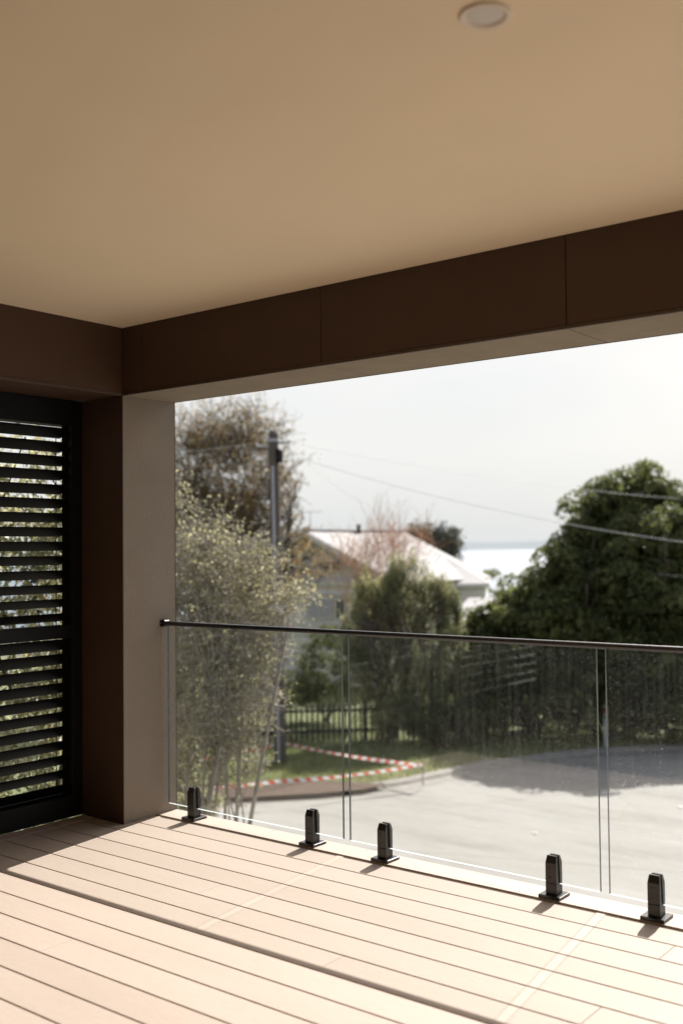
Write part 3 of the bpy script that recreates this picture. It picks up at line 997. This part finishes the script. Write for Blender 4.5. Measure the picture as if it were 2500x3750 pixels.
def wire(a, b, sag, label, r=.0042):
    pts = [np.array(a.lerp(b, t / 24) - Vector((0, 0, sag * 4 * (t / 24) * (1 - t / 24)))) for t in range(25)]
    o = empty('power_line', a)
    tag(o, label, 'power line')
    tube_path('cable', [p - np.array(a) for p in pts], r, M['wire'], o, 5)
    return o
wtop = Vector(pb) + pp_(top - .2)
wire(wtop + R0 * .3, at(2900, 1850, 27), .25, 'upper power line running right from the pole head into the dark tree')
wire(wtop + R0 * .3 - Vector((0, 0, .06)), at(1455, 1925, 36), .15, 'service line slanting down from the pole head to the house roof')
wire(at(1060, 1665, 24), at(2900, 2030, 19), .3, 'lower power line crossing in front of the dark tree', .0055)
wire(at(2330, 2093, 25.6), at(3000, 2135, 17), .05, 'faint cable low across the middle of the dark tree', .0025)
wire(at(-300, 1660, 21), wtop - R0 * .3, .2, 'power line arriving at the pole head from the left', .003)

# ================================================================ FAR HOUSE
house = empty('white_roofed_house', gnd(1250, 36))
tag(house, 'pale weatherboard house with a white gabled roof and black flue beyond the trees', 'house')
HL = Vector(house.location)
lat3 = Vector((R0.x, R0.y, 0))
def HP(l, d, z):                   # lateral and depth in metres, z world -> local of the house empty
    v = lat3 * l + fwd * d
    return Vector((v.x, v.y, z)) - HL
def lpx(px, D): return (px - CX) / F_PX * D
A = (lpx(1135, 36), 36); zr = 2.03; ze = .42
gv = Vector((2.83, -2.0)); gv.normalize(); gw = 3.5
rv = Vector((2.0, 2.83)); rv.normalize(); RL = 6.0
def HQ(g_, r_, z): return HP(A[0] + gv.x * g_ + rv.x * r_, A[1] + gv.y * g_ + rv.y * r_, z)
oh = .35
# roof slopes made of broad sheets with standing ribs
for sgn in (1, -1):
    for k in range(8):
        r0_, r1_ = -oh + k * (RL + oh) / 8, -oh + (k + 1) * (RL + oh) / 8 - .02
        slope = (zr - ze) / gw
        pts = [HQ(0, r0_, zr), HQ(sgn * (gw + oh), r0_, ze - slope * oh), HQ(sgn * (gw + oh), r1_, ze - slope * oh), HQ(0, r1_, zr)]
        if sgn < 0: pts = pts[::-1]
        slab('roof_sheet', pts, .05, M['white_roof'], house)
slab('ridge_cap', [HQ(-.14, -oh, zr + .02), HQ(.14, -oh, zr + .02), HQ(.14, RL, zr + .02), HQ(-.14, RL, zr + .02)], .012, M['white_roof'], house)
# barge boards and gable wall in boards
sl_ = (zr - ze) / gw
for sgn in (1, -1):
    a_ = HQ(0, -oh - .02, zr - .03); b_ = HQ(sgn * (gw + oh), -oh - .02, ze - sl_ * oh - .03)
    pts = [a_, b_, b_ - Vector((0, 0, .2)), a_ - Vector((0, 0, .2))]
    if sgn < 0: pts = pts[::-1]
    slab('barge_board', pts, .04, M['trim'], house)
nb_ = 11
for k in range(nb_):
    z0 = ze - .15 + (zr - ze) * k / nb_; z1 = ze - .15 + (zr - ze) * (k + .93) / nb_
    w0 = max(.05, gw * (zr - .12 - z0) / (zr - ze)); w1 = max(.02, gw * (zr - .12 - z1) / (zr - ze))
    slab('gable_board', [HQ(-min(w0, gw), .02, z0), HQ(min(w0, gw), .02, z0), HQ(min(w1, gw), .03, z1), HQ(-min(w1, gw), .03, z1)], .03, M['mauve_wall'], house)
# lower walls
zf = GZ
for k in range(16):
    z0 = zf + .3 + k * .2; z1 = z0 + .19
    if z1 > ze - .1: break
    slab('wall_board', [HQ(-gw, .0, z0), HQ(gw, .0, z0), HQ(gw, .012, z1), HQ(-gw, .012, z1)], .03, M['pale_wall'], house)
    slab('side_board', [HQ(gw, .0, z0), HQ(gw, RL, z0), HQ(gw - .012, RL, z1), HQ(gw - .012, 0, z1)], .03, M['pale_wall'], house)
slab('wall', [HQ(-gw, .1, zf), HQ(gw - .1, .1, zf), HQ(gw - .1, .1, ze - .2), HQ(-gw, .1, ze - .2)], .1, M['pale_wall'], house)
slab('wall', [HQ(gw - .08, .1, zf), HQ(gw - .08, RL, zf), HQ(gw - .08, RL, ze - .2), HQ(gw - .08, .1, ze - .2)], .1, M['pale_wall'], house)
slab('wall', [HQ(-gw, RL - .1, zf), HQ(gw, RL - .1, zf), HQ(gw, RL - .1, ze - .2), HQ(0, RL - .1, zr - .1), HQ(-gw, RL - .1, ze - .2)], .1, M['pale_wall'], house)
# white bands across the gable foot and above the deck
for z0, z1, pr_ in ((.14, .28, -.12), (-.20, -.12, -.08), (-1.28, -1.12, -.45)):
    g0, g1 = -gw - .1, gw + .1
    slab('trim_band', [HQ(g0, pr_, z0), HQ(g1, pr_, z0), HQ(g1, pr_, z1), HQ(g0, pr_, z1)], .08, M['trim'], house)
def hwin(g0, g1, z0, z1, mat):
    fr = slab('window', [HQ(g0, -.06, z0), HQ(g1, -.06, z0), HQ(g1, -.06, z1), HQ(g0, -.06, z1)], .05, M['trim'], house)
    t_ = .05
    gm = (g0 + g1) / 2
    for a_, b_ in ((g0 + t_, gm - .02), (gm + .02, g1 - t_)):
        slab('pane', [HQ(a_, -.066, z0 + t_), HQ(b_, -.066, z0 + t_), HQ(b_, -.066, z1 - t_), HQ(a_, -.066, z1 - t_)], .01, mat, fr)
def gpx(px):
    best = min(((abs(CX + F_PX * (A[0] + gv.x * g_) / (A[1] + gv.y * g_) - px), g_) for g_ in np.linspace(-gw, gw, 400)))
    return best[1]
hwin(gpx(1228), gpx(1262), -1.0, -.28, M['window'])
hwin(gpx(1120), gpx(1215), -1.0, -.25, M['curtain'])
hwin(gpx(1180), gpx(1250), .60, 1.0, M['window'])
# flue and aerial
fl = at(1313, 1955, 38) 
q = fl - HL
tube_path('flue', [np.array((q.x, q.y, q.z - .35)), np.array((q.x, q.y, q.z + .27))], .07, M['black'], house, 12)
tube_path('flue_cowl', [np.array((q.x, q.y, q.z + .27)), np.array((q.x, q.y, q.z + .33))], .095, M['black'], house, 12)
aer = empty('roof_aerial', at(1136, 1938, 36.2))
tag(aer, 'thin television aerial on the left end of the white roof ridge', 'aerial')
tube_path('mast', [np.array((0, 0, 0)), np.array((0, 0, .62))], .012, M['conduit'], aer, 6)
tube_path('boom', [np.array(-R0 * .32 + Vector((0, 0, .6))), np.array(R0 * .42 + Vector((0, 0, .6)))], .01, M['conduit'], aer, 6)
for k in range(6):
    c_ = R0 * (-.26 + k * .12) + Vector((0, 0, .6))
    tube_path('element', [np.array(c_ - fwd * .25), np.array(c_ + fwd * .25)], .006, M['conduit'], aer, 4)
# lower hipped wing to the right
ridge0, ridge1 = at(1570, 2042, 39), at(1636, 2040, 39)
zr2 = ridge0.z; ze2 = .12
e = [at(1500, 2142, 36.2), at(1790, 2136, 36.6), at(1800, 2120, 41.5), at(1540, 2120, 41.5)]
e = [Vector((p.x, p.y, ze2)) for p in e]
r0_, r1_ = ridge0.copy(), ridge1.copy(); r1_.z = zr2
L_ = lambda v: v - HL
slab('roof_sheet', [L_(e[0]), L_(e[1]), L_(r1_), L_(r0_)], .05, M['white_roof'], house)
slab('roof_sheet', [L_(e[1]), L_(e[2]), L_(r1_)], .05, M['white_roof'], house)
slab('roof_sheet', [L_(e[2]), L_(e[3]), L_(r0_), L_(r1_)], .05, M['white_roof'], house)
ins = [p + (Vector((sum(q_.x for q_ in e) / 4, sum(q_.y for q_ in e) / 4, p.z)) - p) * .1 for p in e]
for i0, i1 in ((0, 1), (1, 2)):
    p0, p1 = ins[i0], ins[i1]
    for k in range(15):
        z0 = GZ + .3 + k * .21
        if z0 > ze2 - .15: break
        slab('wing_board', [L_(Vector((p0.x, p0.y, z0))), L_(Vector((p1.x, p1.y, z0))), L_(Vector((p1.x, p1.y, z0 + .2))), L_(Vector((p0.x, p0.y, z0 + .2)))], .04, M['pale_wall'], house)
slab('gutter', [L_(e[0] + Vector((0, 0, -.12)) - fwd * .05), L_(e[1] + Vector((0, 0, -.12)) - fwd * .05), L_(e[1] - fwd * .05), L_(e[0] - fwd * .05)], .06, M['trim'], house)

# white-roofed shed behind the trees
shed = empty('garden_shed', gnd(1720, 33))
tag(shed, 'low shed with a bright white roof between the feathery tree and the big dark tree', 'shed')
SL = Vector(shed.location)
sp_ = [at(1625, 2285, 32.5), at(1860, 2262, 32.5), at(1880, 2185, 35.5), at(1715, 2190, 35.5)]
slab('roof', [p - SL for p in sp_], .06, M['white_roof'], shed)
for i0, i1 in ((0, 1), (1, 2), (3, 0)):
    p0, p1 = sp_[i0] - SL, sp_[i1] - SL
    slab('wall', [Vector((p0.x, p0.y, 0)), Vector((p1.x, p1.y, 0)), p1 - Vector((0, 0, .08)), p0 - Vector((0, 0, .08))], .06, M['pale_wall'], shed)

# ================================================================ FENCE, TAPE, MARKER
fa, fb = gnd(620, 24.6), gnd(1960, 25.6)
fen = empty('picket_fence', fa)
tag(fen, 'low dark picket fence with sunlit lawn behind it, past the power pole', 'fence')
fv = Vector(fb) - Vector(fa); fl_ = fv.length; fd = fv.normalized(); fn = Vector((-fd.y, fd.x, 0))
fen.rotation_euler = (0, 0, math.atan2(fd.y, fd.x))
pm = None
npk = int(fl_ / .128)
for k in range(npk):
    if pm is None:
        o = prism('picket', [(-.024, 0), (.024, 0), (.024, .84), (0, .88), (-.024, .84)], -.012, .012, M['fence'], fen, axis=1)
        pm = o
    else:
        o = pm.copy(); COL.objects.link(o); o.parent = fen
    o.location = (k * .128, 0, .09)
for z in (.22, .70):
    box('fence_rail', 0, fl_, .014, .05, .09 + z, .09 + z + .06, M['fence'], fen)
for k in range(int(fl_ / 2.3) + 1):
    box('fence_post', k * 2.3 - .05, k * 2.3 + .05, .052, .15, 0, 1.02, M['fence'], fen)

def tape(pts, label, w_=.075):
    """Ribbon hung between points, slightly twisted."""
    bm = bmesh.new()
    uvl = bm.loops.layers.uv.new('UVMap')
    P = []
    for i in range(len(pts) - 1):
        a, b = Vector(pts[i]), Vector(pts[i + 1])
        n = max(8, int((b - a).length / .15))
        for k in range(n + (1 if i == len(pts) - 2 else 0)):
            t = k / n
            q = a.lerp(b, t)
            q.z -= .05 * 4 * t * (1 - t)
            P.append(q)
    s = 0; rows = []
    for i, p in enumerate(P):
        if i: s += (P[i] - P[i - 1]).length
        tilt = .35 * math.sin(s * 1.7) + .2 * math.sin(s * 4.1)
        ww = w_ * (.85 + .15 * math.sin(s * 2.9))
        n_ = -fwd * math.sin(tilt) + Vector((0, 0, math.cos(tilt)))
        rows.append((bm.verts.new(p + n_ * ww / 2), bm.verts.new(p - n_ * ww / 2), s))
    for i in range(len(rows) - 1):
        a, b = rows[i], rows[i + 1]
        f = bm.faces.new((a[0], b[0], b[1], a[1]))
        for lp_, (u_, v_) in zip(f.loops, ((a[2], 0), (b[2], 0), (b[2], 1), (a[2], 1))):
            lp_[uvl].uv = (u_ / .24, v_)
    o = link('barrier_tape', bm_mesh(bm, 'barrier_tape'), None, M['tape'])
    tag(o, label, 'tape', 'red and white barrier tape round the verge')
    return o
tz = GZ + .46
def tp(px, py): return onz(px, py, tz)
tape([tp(640, 2792), tp(700, 2782), tp(880, 2752), tp(1004, 2727)], 'rear strand of red and white tape, behind the twiggy tree to the pole')
tape([tp(1036, 2722), tp(1545, 2803)], 'strand of red and white tape running right from the pole to the far stake')
tape([tp(1545, 2800), tp(1020, 2862), tp(660, 2874)], 'front strand of red and white tape along the mulch bed')
for px, py, lb in ((1547, 2803, 'thin stake at the right corner of the striped tape'), (664, 2872, 'thin stake at the near left end of the striped tape'), (645, 2790, 'thin stake at the far left end of the striped tape')):
    q = tp(px, py)
    st = tube_path('tape_stake', [np.array((0, 0, 0)), np.array((0, 0, .56))], .014, M['twig_pale'], None, 6, .012)
    st.location = (q.x, q.y, GZ + .08)
    tag(st, lb, 'stake', 'stakes holding the striped tape')

mkp = gnd(2205, 24.0)
mk = empty('marker_post', mkp)
tag(mk, 'white marker post with a red top standing at the road edge', 'marker post')
box('post', -.045, .045, -.02, .02, .05, 1.02, M['white'], mk, .008)
box('reflector', -.04, .04, -.035, -.021, .86, 1.0, M['red'], mk, .004)

# a few fallen leaves and pebbles on the road
for k, (px, py, lb) in enumerate(((1955, 3055, 'pale stone lying near the middle of the grey road'), (2490, 2960, 'pale stone at the right edge of the grey road'),)):
    q = onz(px, py, GZ)
    bm = bmesh.new()
    bmesh.ops.create_icosphere(bm, subdivisions=2, radius=.032)
    for v in bm.verts:
        v.co = Vector((v.co.x * 1.5, v.co.y, v.co.z * .35)) * (1 + .25 * math.sin(v.co.x * 60 + k) * math.cos(v.co.y * 50))
    o = link('pale_stone', bm_mesh(bm, 'pale_stone'), None, M['trim'])
    o.location = (q.x, q.y, GZ + .015)
    o.rotation_euler = (0, 0, k)
    tag(o, lb, 'stone', 'stones on the road')

# ================================================================ BALCONY
XP, XW, YI, YO = -4.113, -4.442, 3.428, 3.778
ZB, ZC = 2.135, 2.475
XE = 3.4                          # far right end, out of view
YB = -1.7                         # house wall behind the camera
Y1, DY = 3.642, .147
YG = 3.697
# deck
deck = empty('deck', (0, 0, 0))
tag(deck, kind='structure')
GAP = .0062
joints = {1: [-1.352], 4: [-3.051], 5: [-1.35], 6: [-2.196], 9: [-3.047], 2: [.6], 3: [1.1], 7: [.4], 8: [-.2], 11: [-.9]}
k = 0
while True:
    y1 = Y1 - DY * k - GAP / 2
    y0 = Y1 - DY * (k + 1) + GAP / 2
    if y0 < YB: break
    x0 = -4.3385
    if y1 > YI: x0 = XP
    if abs(y1 - YI) < DY and y0 < YI < y1: x0 = XP      # board that meets the post face
    xs_ = [x0] + joints.get(k, [(-3.05, -2.2, -1.35, -.5)[(k * 3) % 4]] if k > 11 else []) + [XE]
    for a, b in zip(xs_[:-1], xs_[1:]):
        box('deck_board', a + (.0006 if a != x0 else 0), b - .0006, y0, y1, -.025, 0, M['deck'], deck, .0012)
    if y0 < YI < y1:                                     # infill left of the post, under the recess
        box('deck_board', -4.3385, XP - .0006, y0, YI - .002, -.025, 0, M['deck'], deck, .0012)
    k += 1
box('edge_board', XP, XE, Y1 + GAP / 2 + .001, 3.782, -.03, .005, M['deck'], deck, .002)
box('side_board', -4.431, -4.3395, YB, YI - .002, -.025, .002, M['deck'], deck, .0012)
for i in range(9):
    for xx, yy in ((-3.98 + i * .56, 3.762), (-3.72 + i * .56, 3.664)):
        o = tube_path('screw', [np.array((xx, yy, .0045)), np.array((xx, yy, .0056))], .0028, M['brown'], deck, 8)
sub = box('balcony_slab', -4.43, XE, YB, 3.76, -.42, -.13, M['dark'])
tag(sub, kind='structure')
lw = box('lower_house_wall', -4.44, XE, YB, 3.55, GZ, -.421, M['wall'])
tag(lw, kind='structure')
box('deck_fascia', XP, XE, 3.7605, 3.776, -.42, -.031, M['brown'], deck)

# corner post
post = empty('corner_post', (XP, YI, 0))
tag(post, 'rendered corner post with a taupe side and dark brown inner face', 'post')
def loc(x, y): return (x - XP, y - YI)
x0, _ = loc(XW, 0)
box('post_core', x0 + .012, -.006, .012, YO - YI - .004, -.3, ZB - .002, M['render'], post)
box('render_face', -.0055, 0, .004, YO - YI, -.02, ZB + .02, M['render'], post)
box('outer_face', x0 + .012, -.006, YO - YI - .0035, YO - YI, -.3, ZB + .3, M['render'], post)
box('inner_face', x0 + .002, -.002, 0, .0115, -.02, ZB - .001, M['brown'], post)
box('corner_bead', -.0018, .0012, -.0012, .0036, -.02, ZB - .001, M['brown_lip'], post, .0008)
box('edge_bead', -.0018, .001, YO - YI + .0002, YO - YI + .003, -.02, ZB - .001, M['brown'], post)

# beams
fb_ = empty('front_beam', (XW, YI, ZB))
tag(fb_, 'dark brown panelled beam across the top of the opening with a pale soffit', 'beam')
jx = [XP, -3.964, -2.8205, -1.68, -.537, .606, 1.749, 2.892, XE]
for a, b in zip(jx[:-1], jx[1:]):
    box('cladding_panel', a - XW + (.0018 if a > XP else 0), b - XW - (.0018 if b < XE else 0), 0, .012, .012, ZC - ZB, M['brown'], fb_, .0008)
    box('soffit_panel', a - XW + (.0024 if a > XP else 0), b - XW - (.0024 if b < XE else 0), .010, YO - YI - .005, 0, .008, M['soffit'], fb_, .0008)
box('beam_core', XP - XW, XE - XW, .0125, YO - YI - .004, .0085, ZC - ZB + .15, M['dark'], fb_)
box('bottom_bead', XP - XW, XE - XW, -.0015, .009, -.0015, .011, M['brown_lip'], fb_, .001)
box('outer_bead', XP - XW, XE - XW, YO - YI - .0045, YO - YI + .0015, -.0015, .2, M['brown'], fb_, .001)
box('fascia', XP - XW - .33, XE - XW, YO - YI + .002, YO - YI + .02, .02, .75, M['brown'], fb_)
sb = empty('side_beam', (XP, YI, ZB))
tag(sb, 'dark brown beam above the louvre screens on the left', 'beam')
box('cladding_panel', -.012, 0, YB - YI, -.002, .011, ZC - ZB, M['brown'], sb, .0008)
box('soffit_panel', XW - XP - .10, -.011, YB - YI, 0, 0, .008, M['brown'], sb)
box('bottom_bead', -.010, .0015, YB - YI, -.002, -.0015, .0105, M['brown_lip'], sb, .001)
box('beam_core', XW - XP - .10, -.0125, YB - YI, YO - YI - .01, .0085, ZC - ZB + .15, M['dark'], sb)

# ceiling, roof, house walls out of view
cl_ = box('ceiling', XP - .01, XE, YB, YI + .01, ZC + .0005, ZC + .02, M['ceiling'])
tag(cl_, kind='structure')
rf = box('balcony_roof', XW - .4, XE + .4, YB - 4, YO + .45, ZC + .16, ZC + .55, M['brown'])
tag(rf, kind='structure')
bw = box('house_wall', XW, XE, YB - .25, YB - .001, -.13, ZC, M['wall'])
tag(bw, kind='structure')
ew = box('end_wall', XE + .001, XE + .25, YB, YI, -.42, ZC, M['wall'])
tag(ew, kind='structure')

sw = box('side_wall', XW, XP - .012, YB, -1.151, -.02, ZB - .002, M['wall'])
tag(sw, kind='structure')

# downlight
dl = empty('downlight', (-1.104, 1.897, ZC))
tag(dl, 'small round recessed downlight in the cream ceiling', 'light')
def lathe(name, prof, mat, parent, n=48):
    bm = bmesh.new()
    rows = []
    for r, z in prof:
        rows.append([bm.verts.new((r * math.cos(2 * math.pi * i / n), r * math.sin(2 * math.pi * i / n), z)) for i in range(n)])
    for a, b in zip(rows[:-1], rows[1:]):
        for i in range(n):
            f = bm.faces.new((a[i], a[(i + 1) % n], b[(i + 1) % n], b[i])); f.smooth = True
    if prof[-1][0] < .04:
        bm.faces.new(rows[-1])
    bmesh.ops.recalc_face_normals(bm, faces=bm.faces[:])
    return link(name, bm_mesh(bm, name), parent, mat)
lathe('ring', [(.056, .0006), (.0565, -.003), (.053, -.0065), (.047, -.0065), (.041, -.002), (.040, .0002)], M['ring'], dl)
lathe('lens', [(.0402, -.0005), (.030, -.0022), (.015, -.003), (.002, -.0032)], M['lens'], dl)

# louvre screens
def screen(ya, yb, lab):
    """Screen in the plane x = XW, from y = ya (near) to yb (far)."""
    sc = empty('louvre_screen', (XW, ya, 0))
    tag(sc, lab, 'louvre screen', 'black louvre screens down the left side')
    X0, X1 = -.075, .011
    W = yb - ya
    st = .066
    box('stile', X0, X1, W - st, W, .003, ZB - .003, M['black'], sc, .002)
    box('stile', X0, X1, 0, st, .003, ZB - .003, M['black'], sc, .002)
    box('top_rail', X0, X1, st, W - st, 2.0, ZB - .003, M['black'], sc, .002)
    box('middle_rail', X0, X1, st, W - st, .913, .978, M['black'], sc, .002)
    box('bottom_rail', X0, X1, st, W - st, .003, .113, M['black'], sc, .002)
    for yy in (st, W - st - .012):
        box('pivot_strip', -.055, -.028, yy, yy + .012, .113, 2.0, M['blade'], sc)
    # elliptical blades
    def blade(w_, drop, name='blade'):
        n = 12
        a = math.atan2(drop, w_)
        L = math.hypot(w_, drop)
        pts = []
        for i in range(n):
            th = 2 * math.pi * i / n
            u_, v_ = math.cos(th) * L / 2, math.sin(th) * .0065
            pts.append((u_ * math.cos(a) - v_ * math.sin(a), u_ * math.sin(a) + v_ * math.cos(a)))
        o = prism(name, pts, 0, W - 2 * st - .03, M['blade'], sc, axis=1)
        for f in o.data.polygons: f.use_smooth = len(f.vertices) == 4
        return o
    cx_ = -.032
    first = None
    for k in range(14):
        z = 1.98 - k * .0727
        o = blade(.080, .047) if first is None else first.copy()
        if first is None: first = o
        else: COL.objects.link(o); o.parent = sc
        o.location = (cx_, st + .015, z - .017)
    first = None
    for k in range(11):
        z = .906 - k * .0733
        o = blade(.066, .063) if first is None else first.copy()
        if first is None: first = o
        else: COL.objects.link(o); o.parent = sc
        o.location = (cx_, st + .015, z - .028)
    tube_path('control_rod', [np.array((-.078, W - st - .032, .12)), np.array((-.078, W - st - .032, 1.99))], .0028, M['black'], sc, 6)
    return sc
ends = [(1.90, YI - .001), (.38, 1.896), (-1.15, .376)]
labs = ['black louvre screen nearest the corner post', 'black louvre screen left of the corner one', 'black louvre screen furthest from the corner post']
for (a, b), l_ in zip(ends, labs):
    screen(a, b, l_)

# glass panels
bal = empty('glass_balustrade', (XP, YG, 0))
tag(bal, 'clear frameless glass balustrade on black spigots under a slim black handrail', 'balustrade')
def panel(xa, xb, lab=None):
    bm = bmesh.new()
    fs = box_bm(bm, 0, xb - xa, -.006, .006, .058, .967)
    bm.faces.ensure_lookup_table()
    fs[0].material_index = 1
    fs[3].material_index = 2
    fs[5].material_index = 2
    fs[1].material_index = 2
    o = link('glass_panel', bm_mesh(bm, 'glass_panel'), bal)
    o.data.materials.append(M['glass']); o.data.materials.append(M['glass_edge']); o.data.materials.append(M['glass_edge_dark'])
    o.location = (xa - XP, 0, 0)
    if lab: o['label'] = lab
    return o
panel(-4.080, -2.937, 'clear glass panel with few spots')
for a_, b_ in ((-2.899, -1.7115), (-1.6755, -.488), (-.452, .735), (.771, 1.958)):
    panel(a_, b_, 'glass panel speckled with dried rain')

# spigots
def spigot():
    r = empty('spigot', (0, 0, .005))
    r.parent = bal
    box('base_plate', -.045, .045, -.046, .046, 0, .012, M['plate'], r, .0025, 2)
    # lower block, front jaw, rear jaw, each with a sloping cap
    box('lower_block', -.0235, .0235, -.025, .025, .0122, .0545, M['spigot'], r, .0015)
    prof_f = [(-.025, .055), (-.0072, .055), (-.0072, .158), (-.0165, .158), (-.025, .131)]
    bm = bmesh.new()
    for nm, sg in (('front_jaw', 1), ('rear_jaw', -1)):
        pts = [(a * sg, b) for a, b in prof_f]
        bm = bmesh.new()
        lo = [bm.verts.new((-.0235, a, b)) for a, b in pts]
        # taper the top in x
        for v in lo:
            if v.co.z > .15: v.co.x = -.0195
        hi = [bm.verts.new((-v.co.x, v.co.y, v.co.z)) for v in lo]
        bm.faces.new(lo); bm.faces.new(hi[::-1])
        for i in range(5):
            bm.faces.new((lo[i], hi[i], hi[(i + 1) % 5], lo[(i + 1) % 5]))
        bmesh.ops.recalc_face_normals(bm, faces=bm.faces[:])
        bmesh.ops.bevel(bm, geom=bm.edges[:], offset=.0012, segments=1, affect='EDGES')
        link(nm, bm_mesh(bm, nm), r, M['spigot'])
    for z in (.078, .115):
        tube_path('screw', [np.array((-.004, -.0258, z)), np.array((-.004, -.0248, z))], .0032, M['brass'], r, 10)
        bm = bmesh.new()
        bmesh.ops.create_circle(bm, cap_ends=True, segments=10, radius=.0018)
        o = link('screw_socket', bm_mesh(bm, 'screw_socket'), r, M['dark'])
        o.rotation_euler = (math.pi / 2, 0, 0); o.location = (-.004, -.02592, z)
    return r
s0 = spigot()
for i, x in enumerate((-3.895, -3.120, -2.710, -1.905, -1.497, -.69, -.25, .53, .97, 1.76)):
    s = s0 if i == 0 else copy_tree(s0, bal)
    s.location.x = x - XP

# handrail
hr = empty('handrail', (0, 0, .965))
hr.parent = bal
o = tube_path('rail', [np.array((.006, 0, .0128)), np.array((XE - XP - .01, 0, .0128))], .0118, M['rail'], hr, 28)
box('wall_bracket', .0005, .006, -.028, .028, -.004, .032, M['black'], hr, .0015)
box('end_sleeve', .0062,    .024, -.0165, .0165, -.001, .0285, M['rail'], hr, .002)
o = tube_path('screw', [np.array((.0055, -.0225, .014)), np.array((.0075, -.0225, .014))], .003, M['conduit'], hr, 10)

bpy.context.view_layer.update()
print('objects', len(bpy.data.objects))
